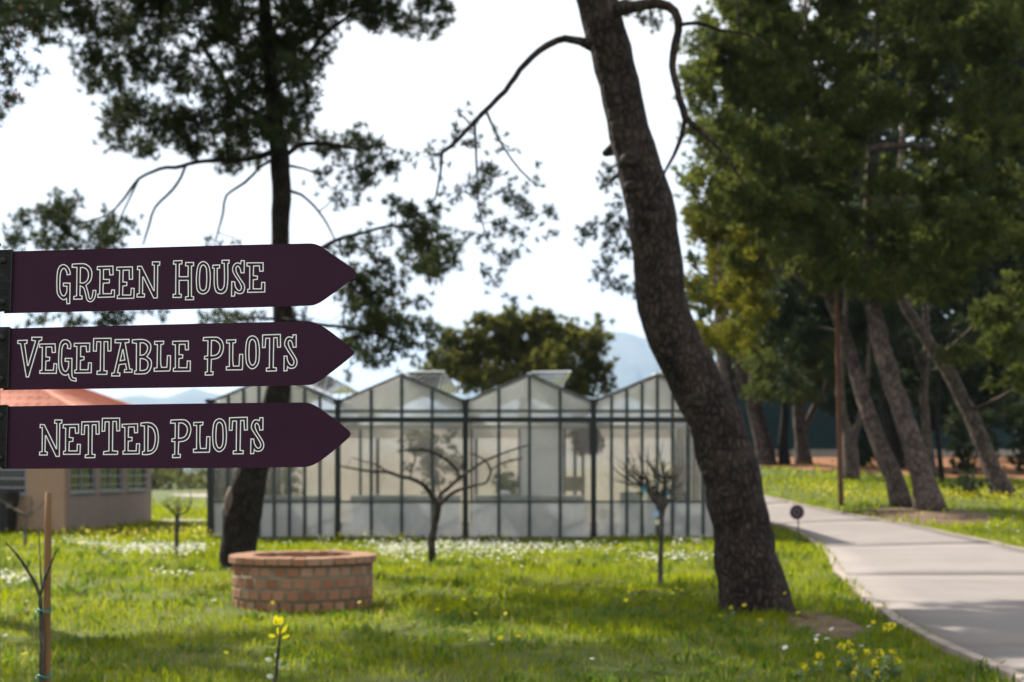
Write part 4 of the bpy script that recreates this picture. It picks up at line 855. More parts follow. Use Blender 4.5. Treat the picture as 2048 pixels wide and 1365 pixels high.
# hanging board, straw ball, door panels, stove with flue, pots, potted shrubs
y = DG+.5
kb = thing('notice_board', (gx(1151), y, gz(982)), 'khaki board hung inside the greenhouse glass beside a black post', 'board')
MB().box(gx(1130), gx(1172), y, y+.03, gz(982), gz(955)).build('panel', M['khaki'], kb)
MB().box(gx(1129), gx(1173), y-.006, y+.036, gz(955), gz(953.5)).box(gx(1129), gx(1173), y-.006, y+.036, gz(983.5), gz(982)).build('frame', M['wall_tan'], kb)
MB().bar((gx(1133), y+.015, gz(953.5)), (gx(1133), y+.015, zt1), .012, .012).bar((gx(1169), y+.015, gz(953.5)), (gx(1169), y+.015, zt1), .012, .012).build('hanger', M['gh_bar'], kb)
sb = thing('hanging_plant', (gx(1178), DG+.75, gz(910)), 'round ball of dry brown growth hanging inside the greenhouse', 'plant')
c0 = (gx(1178), DG+.75, gz(880)); V, Fc = foliage([(*c0, .34, .34, .36, 1)], .10, .018, 22, 3, 1500)
tag(link(bpy.data.objects.new('dry_growth', npmesh('dry_growth', V, Fc, M['straw'])), sb), kind='stuff')
MB().tube([Vector(c0), Vector((c0[0], c0[1], zt1+.1))], [.008, .008], 6).build('hanger', M['gh_bar'], sb)
for px0, px1, mt_, lab in ((1243, 1290, 'pale_green', 'pale green sheet panel leaning inside the glass beside the red pot'), (1296, 1334, 'white_tray', 'whitish sheet panel standing behind the knobbly pollarded tree')):
    x0, x1 = gx(px0), gx(px1); tag(MB().add([(x, DG+y_, z) for z, o_ in ((.06, .3), (gz(985), .5)) for y_ in (o_, o_+.02) for x in (x0, x1)], [(0, 2, 3, 1), (4, 5, 7, 6), (0, 1, 5, 4), (2, 6, 7, 3), (0, 4, 6, 2), (1, 3, 7, 5)]).build('sheet_panel', M[mt_]), lab, 'panel')
st = thing('stove', (gx(1365), DG+.7, .05), 'black stove with a pale upright flue pipe inside the greenhouse', 'stove')
MB().box(gx(1347), gx(1380), DG+.45, DG+.95, .35, gz(985)).build('body', M['black_box'], st)
for a in (1350, 1377):
    for b_ in (.5, .9): MB().box(gx(a)-.03, gx(a)+.03, DG+b_-.03, DG+b_+.03, .05, .351).build('leg', M['black_box'], st)
MB().box(gx(1350), gx(1377), DG+.43, DG+.449, .45, gz(1000)).build('door', M['gh_bar'], st)
MB().tube([(gx(1364), DG+.7, gz(985)-.02), (gx(1364), DG+.7, gz(900)), (gx(1362), DG+.7, zg-.15)], [.085, .085, .085], 14).build('flue_pipe', M['flue'], st, True)
MB().lathe([(.05, 0), (.10, .02), (.12, .1), (.09, .16), (.001, .17)], (gx(1336), DG+.6, gz(990)), 12).bar((gx(1336), DG+.6, gz(990)+.05), (gx(1350), DG+.6, gz(985)-.06), .04, .04).build('vent_knob', M['black_box'], st, True)
pt = thing('flower_pot', (gx(1225), DG+.5, .05), 'red clay pot with a small plant inside the greenhouse glass', 'pot')
MB().lathe([(.001, 0), (.13, 0), (.17, .26), (.20, .26), (.20, .32), (.17, .32), (.16, .28), (.001, .28)], (gx(1225), DG+.5, .05), 18).build('pot', M['terracotta'], pt, True)
V, Fc = foliage([(gx(1225), DG+.5, .62, .18, .18, .28, 1)], .12, .03, 10, 8, 120); tag(link(bpy.data.objects.new('leaves', npmesh('leaves', V, Fc, M['weed'])), pt), kind='stuff')
def tub(px, y, label, h, w, mat, seed):
    x = gx(px); t_ = thing('potted_shrub', (x, DG+y, .05), label, 'plant')
    MB().lathe([(.001, 0), (.22, 0), (.28, .42), (.31, .42), (.31, .48), (.27, .48), (.26, .42), (.001, .42)], (x, DG+y, .05), 18).build('tub', M['black_box'], t_, True)
    MB().tube([(x, DG+y, .4), (x+.05, DG+y, .9), (x, DG+y, h*.7)], [.04, .035, .02], 7).build('stem', M['bark_grey'], t_, True)
    c = [(x+random.uniform(-w, w)*.6, DG+y+random.uniform(-w, w)*.5, h*random.uniform(.5, .95), w*.45, w*.4, h*.14, 1) for _ in range(14)]
    V, Fc = foliage(c, .13, .04, 12, seed, 60); tag(link(bpy.data.objects.new('leaves', npmesh('leaves', V, Fc, M[mat])), t_), kind='stuff')
tub(845, 4.4, 'large yellow green potted shrub growing inside the greenhouse', 2.7, .95, 'olive_hedge', 4)
tub(500, 5.2, 'small potted shrub inside the greenhouse bay nearest the pine', 1.9, .5, 'weed', 5)
tub(1030, 6.0, 'leafy potted plant at the back of the third greenhouse bay', 1.7, .7, 'weed', 6)
tag(MB().lathe([(.001, 0), (.14, .0), (.17, .05), (.14, .10), (.06, .12), (.001, .12)], (gx(1007), DG+1.7, 1.025), 16).build('basin', M['white_sheet'], None, True), 'small cream bowl upturned on the greenhouse bench', 'bowl')

# ------------------------------------------------------------------ plastered building on the left
bw = thing('plastered_building', (-12, 37.3, 0), 'tan and mauve plastered building with red tiled hip roof and barred windows', 'building')
ax0, ax1, ay0, ay1 = -24.0, -11.75, 37.3, 44.4; sk = .07   # footprint; the long side wall swings out slightly
def wx(y): return ax1+(y-ay0)*sk
SILL, HEAD, EAVE = 1.02, 2.45, 3.12
# side wall facing the greenhouse: base wall, head wall, piers, three windows
def sidebox(y0, y1, z0, z1, t_, out_=0):
    return [(wx(y)+o_, y, z) for z in (z0, z1) for y in (y0, y1) for o_ in (-t_, out_)]
BF = [(0, 2, 3, 1), (4, 5, 7, 6), (0, 1, 5, 4), (2, 6, 7, 3), (0, 4, 6, 2), (1, 3, 7, 5)]
mb = MB()
ywin = [(37.75, 39.55), (39.95, 41.75), (42.15, 43.95)]
mb.add(sidebox(ay0+.25, ay1, -.1, SILL, .25), BF); mb.add(sidebox(ay0+.25, ay1, HEAD, EAVE, .25), BF)
cuts = [ay0+.25]+[v for q in ywin for v in q]+[ay1]
for i in range(0, len(cuts), 2): mb.add(sidebox(cuts[i], cuts[i+1], SILL, HEAD, .25), BF)
mb.build('side_wall', M['wall_mauve'], bw)
mb = MB().box(ax0, ax1-3.35, ay0, ay0+.25, -.1, EAVE).box(ax1-.98, ax1, ay0, ay0+.25, -.1, EAVE).box(ax1-3.35, ax1-.98, ay0, ay0+.25, -.1, SILL).box(ax1-3.35, ax1-.98, ay0, ay0+.25, HEAD, EAVE)
mb.build('front_wall', M['wall_tan'], bw)
MB().box(ax0, ax0+.25, ay0+.25, ay1-.25, -.1, EAVE).box(ax0, wx(ay1)-.25, ay1-.25, ay1, -.1, EAVE).build('rear_wall', M['wall_mauve'], bw)
MB().box(ax0+.3, ax1-.3, ay0+.3, ay1-.3, 0, .06).build('floor', M['concrete'], bw)
for y0, y1 in ywin:
    wn_ = MB().add(sidebox(y0, y1, SILL, SILL+.05, .12, .05), BF).build('window', M['grey_frame'], bw)
    mb = MB()
    for z0, z1 in ((SILL+.05, SILL+.10), (HEAD-.05, HEAD)): mb.add(sidebox(y0, y1, z0, z1, .12, -.05), BF)
    for ya in (y0, (y0+y1)/2-.025, y1-.05): mb.add(sidebox(ya, ya+.05, SILL+.10, HEAD-.05, .12, -.05), BF)
    o = mb.build('frame', M['grey_frame']); o.parent = wn_; o.matrix_parent_inverse = Matrix.Identity(4)
    wn_.matrix_parent_inverse = Matrix.Translation(-Vector(bw.location))
    for k in range(5):
        z = SILL+.22+k*.24
        o = MB().add(sidebox(y0, y1, z, z+.035, .03, .0), BF).build('window_bar', M['grey_frame']); o.parent = wn_
    for ya, yb in ((y0+.05, (y0+y1)/2-.025), ((y0+y1)/2+.025, y1-.05)):
        o = MB().add(sidebox(ya, yb, SILL+.1, HEAD-.05, .09, -.08), BF).build('pane', M['dark_glass']); o.parent = wn_
wn_ = MB().box(ax1-3.35, ax1-.98, ay0-.05, ay0+.1, SILL-.05, SILL).build('window', M['grey_frame'], bw)
mb = MB()
for xx in (ax1-3.35, ax1-2.19, ax1-1.04): mb.box(xx, xx+.06, ay0+.05, ay0+.12, SILL+.06, HEAD-.06)
mb.box(ax1-3.35, ax1-.98, ay0+.05, ay0+.12, SILL, SILL+.06).box(ax1-3.35, ax1-.98, ay0+.05, ay0+.12, HEAD-.06, HEAD)
o = mb.build('frame', M['grey_frame']); o.parent = wn_
for k in range(5): o = MB().box(ax1-3.35, ax1-.98, ay0-.01, ay0+.02, SILL+.16+k*.24, SILL+.195+k*.24).build('window_bar', M['grey_frame']); o.parent = wn_
for xx, xy in ((ax1-3.29, ax1-2.19), (ax1-2.13, ax1-1.04)): o = MB().box(xx, xy, ay0+.08, ay0+.09, SILL+.06, HEAD-.06).build('pane', M['dark_glass']); o.parent = wn_
# hip roof with rows of tiles
ov = .5; E = [Vector((ax0-ov, ay0-ov, EAVE)), Vector((ax1+ov, ay0-ov, EAVE)), Vector((wx(ay1)+ov, ay1+ov, EAVE)), Vector((ax0-ov, ay1+ov, EAVE))]
ym = (ay0+ay1)/2; R0, R1 = Vector((ax0+3.6, ym, EAVE+1.75)), Vector((ax1-3.4, ym, EAVE+1.75))
roof = MB().add([E[0], E[1], E[2], E[3], R0, R1]+[v-Vector((0, 0, .12)) for v in E], [(0, 1, 5, 4), (1, 2, 5), (2, 3, 4, 5), (3, 0, 4), (6, 9, 8, 7), (0, 6, 7, 1), (1, 7, 8, 2), (2, 8, 9, 3), (3, 9, 6, 0)]).build('roof', M['roof_tile'], bw)
def tiles(a, b_, c, d, n, rows):                 # courses of barrel tiles on one slope: eave a-b, ridge d-c
    mb = MB(); nrm = (b_-a).cross(d-a).normalized()
    for i in range(n):
        u = (i+.5)/n; p = a.lerp(b_, u); q = d.lerp(c, u)
        for j in range(rows):
            s0, s1 = p.lerp(q, j/rows), p.lerp(q, (j+1.1)/rows if j < rows-1 else 1)
            wv = (b_-a).normalized()*((b_-a).length/n*.42)*(1-j/rows*(1-max(.02, (c-d).length/(b_-a).length)))
            mb.add([s0-wv+nrm*.01, s0+nrm*.11, s0+wv+nrm*.01, s1-wv+nrm*.0, s1+nrm*.085, s1+wv+nrm*.0], [(0, 1, 4, 3), (1, 2, 5, 4), (0, 2, 1)])
    o = mb.build('roof_tiles', M['roof_tile']); o.parent = roof; tag(o, kind='stuff')
tiles(E[0], E[1], R1, R0, 44, 9); tiles(E[1], E[2], R1, R1, 30, 9); tiles(E[2], E[3], R0, R1, 44, 9)
for a, b_ in ((E[1], R1), (E[2], R1), (R0, R1)):
    o = MB().tube([a+Vector((0, 0, .06)), b_+Vector((0, 0, .06))], [.11, .11], 8).build('ridge_tile', M['roof_tile']); o.parent = roof
bn = PG(0, 1071); bin_ = thing('storage_bin', (bn.x, ay0-.55, 0), 'black wheeled bin standing against the tan plaster wall', 'bin')
xb0, xb1 = (-58-CX)/F*36.9, (30-CX)/F*36.9
MB().add([(x, y, z) for z, e in ((.08, .06), (1.05, 0)) for y in (ay0-.95+e, ay0-.1-e) for x in (xb0+e, xb1-e)], BF).build('body', M['black_box'], bin_)
MB().box(xb0-.02, xb1+.02, ay0-1.0, ay0-.08, 1.051, 1.10).build('lid', M['black_box'], bin_)
for x in (xb0+.1, xb1-.18): MB().tube([(x, ay0-.2, .1), (x+.08, ay0-.2, .1)], [.1, .1], 14).build('wheel', M['black_box'], bin_)
tag(MB().box(-11.05, -9.3, 44.0, 45.6, -.02, .10).build('step_slab', M['kerb']), 'pale concrete slab at the far corner of the plastered building', 'slab')

# ------------------------------------------------------------------ fence, low wall, pole, round sign
yF = 79.0
def zf(x): return float(g(x, yF))
wl = thing('retaining_wall', (20, yF-.4, zf(20)), 'low pale wall below the teal screened fence beyond the pines', 'wall')
for k in range(14):
    x0, x1 = 11+k*2.6, 11+(k+1)*2.6-.03
    MB().box(x0, x1, yF-.55, yF-.25, zf(x0)-.3, zf(x0)+.36).box(x0, x1, yF-.58, yF-.22, zf(x0)+.362, zf(x0)+.42).build('wall_panel', M['pale_wall'], wl)
fn = thing('screened_fence', (20, yF, zf(20)), 'tall teal screened court fence seen between the pine trunks', 'fence')
for k in range(15):
    x = 11+k*2.6
    MB().tube([(x, yF+.06, zf(x)-.2), (x, yF+.06, zf(x)+3.6)], [.04, .04], 8).build('fence_post', M['gh_post'], fn)
    if k < 14:
        V = []; n = 8
        for i in range(n+1):
            xx = x+.05+(2.5)*i/n
            for z in (.45, 1.9, 3.5): V.append((xx, yF+.03*math.sin(i*1.9+k+z), zf(xx)+z))
        MB().add(V, [(i*3+j, i*3+3+j, i*3+4+j, i*3+1+j) for i in range(n) for j in range(2)]).build('screen_panel', M['screen'], fn, True)
        MB().bar((x, yF+.06, zf(x)+3.5), (x+2.6, yF+.06, zf(x+2.6)+3.5), .035, .035).build('fence_rail', M['gh_post'], fn)
pb = PG(1682, 1012); kp = pb.y/F
pl = MB().tube([pb-Vector((0, 0, .3)), P(1682, 1000, pb.y), P(1678, 850, pb.y), P(1674, 650, pb.y), P(1672, 520, pb.y)], [6*kp, 5.6*kp, 5*kp, 4.4*kp, 4.2*kp], 14, .02).build('wooden_pole', M['pole_wood'], None, True)
tag(pl, 'tall thin reddish brown wooden pole at the far edge of the path', 'pole')
sp_ = PG(1599, 1087); sg = thing('round_sign', sp_, 'small round dark purple sign on a thin stake beside the path', 'sign'); ds = sp_.y
c = P(1594, 1025, ds-.02); rr = 14.5*ds/F; n = 28
V = [(c.x+rr*math.cos(2*math.pi*i/n), c.y+y, c.z+rr*math.sin(2*math.pi*i/n)) for y in (0, .008) for i in range(n)]
MB().add(V, [tuple(range(n)), tuple(range(2*n-1, n-1, -1))]+[(i, i+n, (i+1) % n+n, (i+1) % n) for i in range(n)]).build('disc', M['sign_purple'], sg)
V = [(c.x+q*math.cos(2*math.pi*i/n), c.y-.001, c.z+q*math.sin(2*math.pi*i/n)) for q in (rr*.46, rr*.40) for i in range(n)]
MB().add(V, [(i, (i+1) % n, (i+1) % n+n, i+n) for i in range(n)]).build('ring_mark', M['wall_mauve'], sg)
MB().tube([sp_-Vector((0, 0, .1)), P(1595, 1020, ds)], [.016, .014], 8).build('stake', M['gh_bar'], sg)

# ------------------------------------------------------------------ small trees and saplings
def zz(pts, ox, oy, sc, d, wk=1.0): return [(P(ox+p[0]/sc, oy+p[1]/sc, d+(p[3] if len(p) > 3 else 0)), p[2]*wk/sc/2*d/F) for p in pts]
def smalltree(label, base, parts, mat, twig_n=0, seed=1, sides=8, name='fruit_tree', tl=.3):
    root = thing(name, base, label, 'tree'); r = random.Random(seed)
    for i, pts in enumerate(parts):
        p, q = spline([a[0] for a in pts], [a[1] for a in pts], .05)
        p = [v+Vector((r.uniform(-1, 1), r.uniform(-1, 1), r.uniform(-1, 1)))*q_*.12 for v, q_ in zip(p, q)]
        MB().tube(p, q, sides, .06, r=r).build('trunk' if i == 0 else 'branch', mat, root, True)
    if twig_n:
        mb = MB()
        for k in range(twig_n):
            pts = parts[r.randrange(1, len(parts))]; a = r.randrange(len(pts)-1); p = pts[a][0].lerp(pts[a+1][0], r.random())
            d = Vector((r.gauss(0, .5), r.gauss(0, .5), r.uniform(.3, 1))).normalized()*r.uniform(.4, 1)*tl
            mb.tube([p, p+d*.5+Vector((r.uniform(-.02, .02), 0, 0)), p+d], [.005, .004, .002], 4, r=r)
        tag(mb.build('twigs', mat, root), kind='stuff')
    return root
b0 = PG(868, 1130); d = b0.y; Z = lambda p: zz(p, 660, 860, 4.707, d, 1.22)
smalltree('bare spreading fruit tree with long arching branches before the greenhouse', b0, [
  Z([(965,1300,64),(965,1240,56),(955,1080,58),(985,900,56),(1008,760,58),(1018,690,62)]),
  Z([(1012,705,44,0),(960,620,38,-.1),(880,520,34,-.2),(760,460,30,-.3),(640,432,26,-.4),(530,395,26,-.5),(400,393,22,-.55),(250,370,17,-.6),(90,340,10,-.7)]),
  Z([(535,396,15,-.5),(450,335,12,-.45),(330,300,10,-.4),(210,262,6,-.4)]),
  Z([(1028,705,42,0),(1045,600,34,.1),(1080,575,30,.12),(1150,515,28,.2),(1220,450,28,.3),(1290,400,24,.35),(1450,300,22,.5),(1600,232,18,.6),(1750,180,14,.7),(1875,142,10,.75)]),
  Z([(1222,448,24,.3),(1180,365,24,.2),(1080,272,22,0),(960,208,22,-.15),(860,186,22,-.3),(750,190,18,-.4),(655,198,14,-.5)]),
  Z([(1040,695,38,0),(1110,630,30,-.1),(1190,575,28,-.2),(1300,540,22,-.35),(1400,515,20,-.45),(1472,495,18,-.5),(1512,380,18,-.5),(1440,275,15,-.4),(1320,222,11,-.3)]),
  Z([(1512,380,12,-.5),(1600,325,12,-.6),(1700,292,16,-.7),(1812,268,10,-.75)]),
  Z([(785,190,10,-.35),(800,290,12,-.33),(760,380,14,-.3),(765,420,6,-.3)])], M['bark_grey'], 14, 1, tl=.22)
b0 = PG(1320, 1175); d = b0.y; Z = lambda p: zz(p, 1180, 820, 3.592, d)
r_ = random.Random(9); parts = [Z([(503,1300,46),(504,1240,40),(508,1000,38),(514,760,40),(514,715,60),(512,680,104),(510,640,92),(508,610,40)]),
  Z([(490,660,60),(440,610,50),(420,550,36),(405,480,24)]), Z([(525,650,50),(532,580,34),(545,490,24),(560,440,14)]), Z([(535,660,30),(590,640,24),(625,625,16)])]
for k in range(70):
    st_ = r_.choice([(430, 580), (412, 500), (545, 500), (510, 620), (540, 540), (370, 545)]); a = r_.uniform(-1.25, 1.0) if st_[0] > 420 else r_.uniform(-1.3, .1); L = r_.uniform(150, 360)
    e = (st_[0]+L*math.sin(a), st_[1]-L*math.cos(a)*.85); m_ = ((st_[0]+e[0])/2+r_.uniform(-18, 18)+14*math.copysign(1, a), (st_[1]+e[1])/2+r_.uniform(0, 24))
    q = r_.uniform(-.5, .5); parts.append(Z([(*st_, 9, 0), (*m_, 6, q*.5), (*e, 3, q)]))
pol = smalltree('pollarded tree with dark knobbly head and fan of bare twigs', b0, parts, M['bark_mid'], 60, 2, 7, tl=.16)
lb = [(p[0].x, p[0].y, p[0].z, .03, .03, .03, 1) for p in (Z([(460,500,1)])[0], Z([(580,440,1)])[0], Z([(470,400,1)])[0], Z([(260,450,1)])[0], Z([(380,600,1)])[0])]
V, Fc = foliage(lb, .05, .02, 8, 3, 900); tag(link(bpy.data.objects.new('young_leaves', npmesh('young_leaves', V, Fc, M['needle_gold'])), pol), kind='stuff')
for (a, b_, w, h, mt_, lab) in ((386,570,30,44,'blue_tag','teal ribbon tied to the upper fork of the pollarded tree'),(550,605,18,40,'blue_tag','narrow teal ribbon on the side stub of the pollarded tree'),(472,745,34,44,'sky_tag','light blue tag hanging under the head of the pollarded tree'),(476,806,38,36,'cream_tag','cream tag dangling lowest on the pollarded tree'),(392,632,32,32,'cream_tag','cream tag hanging below the teal ribbon')):
    p = Z([(a, b_, 1)])[0][0]-Vector((0, .07, 0)); w_, h_ = w/3.592/2*d/F, h/3.592/2*d/F
    mb = MB(); V = []
    for i in range(5):
        u = i/4; V += [p+Vector((-w_*(1-.2*abs(u-.5)), .015*math.sin(3*u), h_-2*h_*u)), p+Vector((w_*(1-.2*abs(u-.5)), -.01*math.sin(4*u), h_-2*h_*u))]
    n_ = len(V); V += [v+Vector((0, .004, 0)) for v in V]
    f = [(2*i, 2*i+2, 2*i+3, 2*i+1) for i in range(4)]; mb.add(V, f+[tuple(n_+j for j in reversed(q)) for q in f]+[(0, 1, n_+1, n_), (8, n_+8, n_+9, 9)])
    mb.tube([p+Vector((0, 0, h_)), p+Vector((0, .03, h_+.03)), p+Vector((0, .07, h_+.06))], [.003]*3, 4)
    tag(mb.build('plant_tag', M[mt_]), lab, 'tag')
b0 = PG(352, 1112); d = b0.y; Z = lambda p: zz(p, 0, 960, 4.876, d)
smalltree('small bare forked tree among the daisies left of the pine', b0, [Z([(1722,770,50),(1722,700,44),(1725,500,42),(1727,370,44),(1727,345,46)]),
  Z([(1722,360,26,0),(1685,310,22,-.1),(1655,280,18,-.15),(1600,248,10,-.2)]), Z([(1732,355,24,0),(1770,335,18,.1),(1825,312,16,.2),(1860,230,13,.25),(1862,130,8,.3)]), Z([(1727,350,16,0),(1738,300,12,.1),(1730,230,6,.15)])], M['bark_mid'], 60, 3, tl=.3)
b0 = PG(50, 1095); d = b0.y; Z = lambda p: zz(p, 0, 960, 4.876, d)
smalltree('small pale barked tree in front of the tan wall and black bin', b0, [Z([(244,700,42),(245,640,38),(250,480,34),(256,370,38),(258,340,38)]),
  Z([(255,350,28,0),(180,318,24,-.1),(80,245,20,-.2),(-20,185,14,-.3)]), Z([(262,350,26,0),(320,325,20,.1),(380,280,16,.2),(440,200,10,.25)]), Z([(262,345,24,0),(300,310,20,-.1),(308,240,20,-.15),(300,160,16,-.15)]), Z([(240,345,18,0),(160,290,14,.2),(60,260,10,.3)])], M['bark_pale'], 16, 4, tl=.3)
# staked sapling in the left foreground
DS = 7.6; zb_ = float(g((93-CX)/F*DS, DS)); stb = Vector((P(92, 1300, DS).x, DS, zb_))
stake = MB().tube([stb-Vector((0, 0, .15)), P(93, 1365, DS), P(94, 1200, DS), P(96, 1060, DS), P(97, 985, DS)], [8*DS/F, 7.8*DS/F, 7.3*DS/F, 7*DS/F, 6.4*DS/F], 12, .06).build('garden_stake', M['stake_wood'], None, True)
tag(stake, 'weathered brown wooden stake supporting the bare sapling', 'stake')
sd = DS-.035
sap = smalltree('slender bare sapling tied to the weathered wooden stake', Vector((P(80, 1300, sd).x, sd, zb_)), [
  [(Vector((P(80, 1300, sd).x, sd, zb_-.05)), .016), (P(82, 1365, sd), .014), (P(84, 1280, sd), .013), (P(82, 1225, sd), .012), (P(80, 1185, sd), .011)],
  [(P(81, 1192, sd), .010), (P(72, 1172, sd), .009), (P(55, 1140, sd-.05), .008), (P(30, 1105, sd-.1), .006), (P(10, 1083, sd-.12), .003)],
  [(P(81, 1190, sd), .009), (P(92, 1150, sd-.03), .008), (P(104, 1122, sd-.05), .006), (P(113, 1102, sd-.06), .004)],
  [(P(83, 1175, sd), .005), (P(80, 1120, sd+.05), .004), (P(78, 1050, sd+.05), .003)]], M['bark_mid'], 0, 5, name='sapling')
mb = MB()
for px, py, L in ((112,1105,9),(117,1100,8),(107,1112,8),(110,1096,9),(30,1100,7),(35,1090,8),(12,1082,7),(104,1125,6)):
    p = P(px, py, sd-.06); k = L*DS/F; mb.add([p+Vector((0, 0, -k*.6)), p+Vector((-k*.25, .01, 0)), p+Vector((k*.25, -.01, 0)), p+Vector((k*.2, 0, k*.8))], [(0, 1, 3), (0, 3, 2)])
tag(mb.build('buds', M['weed'], sap), kind='stuff')
for py, lab in ((1221, 'green plastic tie higher up around stake and sapling'), (1352, 'green plastic tie lower down around stake and sapling')):
    p = P(89, py, DS-.018); mb = MB(); n = 18; pts = [Vector((p.x+.036*math.cos(a), p.y+.036*math.sin(a), p.z+.006*math.sin(2*a))) for a in [2*math.pi*i/n for i in range(n+1)]]
    mb.tube(pts, [.005]*(n+1), 6, cap=False); mb.tube([p+Vector((-.03, -.03, 0)), p+Vector((-.035, -.04, -.02)), p+Vector((-.03, -.045, -.045))], [.005, .004, .003], 5)
    tag(mb.build('plant_tie', M['green_tie'], None, True), lab, 'tie')

# yellow topped seedling in the foreground
def leafquad(mb, p, d, L, w, nrm=None):
    d = Vector(d).normalized(); s_ = d.cross(Vector(nrm or (0, -1, .3))).normalized()*w/2; p = Vector(p); u = s_.cross(d).normalized()*L*.08
    mb.add([p, p+d*L*.35+s_-u, p+d*L*.35-s_-u, p+d*L*.75+s_*.8, p+d*L*.75-s_*.8, p+d*L+u], [(0, 1, 2), (1, 3, 4, 2), (3, 5, 4)])
DP = 8.0; q0 = Vector((P(548, 1400, DP).x, DP, float(g(P(548, 1400, DP).x, DP))))
sdl = thing('seedling', q0, 'young leafy plant with bright yellow top leaves in front of the well', 'plant')
ps, rs = spline([q0-Vector((0, 0, .05)), P(549, 1365, DP), P(553, 1340, DP), P(556, 1305, DP), P(560, 1275, DP), P(558, 1250, DP)], [.012, .010, .009, .008, .006, .003], .04)
MB().tube(ps, rs, 8).build('stem', M['bark_grey'], sdl, True)
Y = lambda px, py: P(px, py, DP)
def leafset(name, mat, L):
    for px, py, dx, dz, ln, w in L:
        mb = MB(); leafquad(mb, Y(px, py), (dx, random.uniform(-.4, .4), dz), ln*DP/F, w*DP/F); mb.build(name, mat, sdl, True)
leafset('yellow_leaf', M['yellow'], [(554,1252,-.1,1,22,13),(558,1252,.3,1,20,12),(562,1268,.7,1,26,8),(558,1272,-.1,1,18,8),(552,1273,-1,.15,16,8),(563,1277,1,.35,18,7),(552,1285,-.8,-.5,12,8),(550,1296,-.6,.3,8,7),(556,1250,-.6,.6,14,9)])
leafset('leaf', M['weed'], [(553,1285,-.7,-.2,18,12),(562,1290,.9,.2,18,9),(556,1300,-1,-.2,20,10),(562,1300,.8,-.4,16,9),(556,1322,-1,.1,24,11),(558,1330,1,.3,22,10),(552,1345,-.9,-.3,20,12),(560,1350,.9,.1,22,11),(550,1372,-1,.1,24,12),(556,1385,1,.2,24,12),(556,1318,.7,.8,18,10)])
leafset('backlit_leaf', M['backlit_leaf'], [(549,1293,-1,.3,12,8),(545,1322,-1,.3,16,10),(551,1325,.4,-1,14,9),(554,1330,.6,.8,16,9),(560,1332,.9,.3,18,8),(548,1354,-1,.2,16,10),(550,1362,-.4,-1,16,9),(551,1315,.2,1,10,8)])

# wild mustard plants
def flowerhead(mb, c, r_h, r):
    for k in range(16):
        d = Vector((r.gauss(0, 1), r.gauss(0, 1), r.gauss(.35, .8))).normalized(); p = c+d*r_h*r.uniform(.35, 1); u = d.orthogonal().normalized(); v = d.cross(u); q = r_h*.36
        mb.add([p+u*q, p+v*q, p-u*q, p-v*q], [(0, 1, 2, 3)])
def mustard(heads, d, rad, label, group, seed):
    r = random.Random(seed)
    for px, py in heads:
        dd = d+r.uniform(-.35, .35); c = P(px, py, dd); gx_, gy_ = c.x+r.uniform(-.06, .06), c.y+r.uniform(-.06, .06); b_ = Vector((gx_, gy_, float(g(gx_, gy_))))
        if c.z < b_.z+.08: c.z = b_.z+.08
        t_ = thing('wild_mustard', b_, label, 'flower', group)
        MB().tube([b_-Vector((0, 0, .03)), b_.lerp(c, .5)+Vector((r.uniform(-.02, .02), 0, 0)), c], [.005, .004, .003], 5, r=r).build('stem', M['stem'], t_)
        mb = MB(); flowerhead(mb, c, rad*r.uniform(.8, 1.15), r); mb.build('flower_head', M['yellow'], t_)
        mb = MB()
        for k in range(6):
            a = r.uniform(0, 6.28); h_ = r.uniform(0, .6); leafquad(mb, b_.lerp(c, h_), (math.cos(a), math.sin(a), r.uniform(.1, .7)), .12*(1-h_*.6), .05*(1-h_*.5), (0, 0, 1))
        tag(mb.build('leaves', M['glaucous'], t_), kind='stuff')
mustard([(1611,1338),(1632,1328),(1683,1294),(1700,1288),(1702,1303),(1707,1316),(1734,1306),(1759,1310),(1785,1305),(1772,1256),(1783,1252),(1750,1325),(1712,1341),(1708,1356),(1749,1349),(1755,1362),(1677,1328),(1793,1321),(1641,1312),(1608,1364)], 10.9, .036, 'tall wild mustard with yellow head in the patch beside the near path edge', 'wild mustard patch near the path', 4)
mustard([(1264,1183),(1285,1186),(1310,1187),(1258,1200),(1296,1203),(1318,1197),(1338,1209),(1363,1182),(1352,1212),(1276,1208)], 18.3, .035, 'yellow wild mustard growing in front of the pollarded tree', 'wild mustard by the pollarded tree', 5)
mustard([(1440,1233),(1462,1216),(1520,1242)], 14.9, .03, 'yellow wild mustard at the foot of the big leaning trunk', 'wild mustard at the big pine', 6)

# ------------------------------------------------------------------ grass, weeds and flowers
def blocked(x, y):
    b_ = inpoly(x, y, road_poly) | (np.hypot(x-WC.x, y-WC.y) < RW+.02)
    b_ |= (x > gx(421)-.1) & (x < gx(1442)+.1) & (y > DG-.12) & (y < DG+GD+.1)
    b_ |= (y > ay0-.05) & (y < ay1+.05) & (x < wx(y)+.02)
    b_ |= np.hypot(x-2.79, y-DBIG) < .36
    b_ |= np.hypot(x+4.47, y-DL) < .3
    b_ |= (y > 78)
    for q in PATCHES[:2]: b_ |= inpoly(x, y, q) & (rng.random(np.shape(x)) > .1)
    b_ |= inpoly(x, y, PATCHES[2]) & (rng.random(np.shape(x)) > .4)  # turf thinned over the painted trunk shadow
    return b_
def lump(x, y):                                  # 0..1 patchiness of the turf
    v = np.sin(x*1.7+.6*np.sin(y*1.1))*np.sin(y*1.45+.8*np.sin(x*.9))+.6*np.sin(x*4.3+2*np.sin(y*2.3))*np.sin(y*3.9+1.2)+.4*np.sin(x*.5+y*.37)
    return np.clip(.5+.3*v, 0, 1)
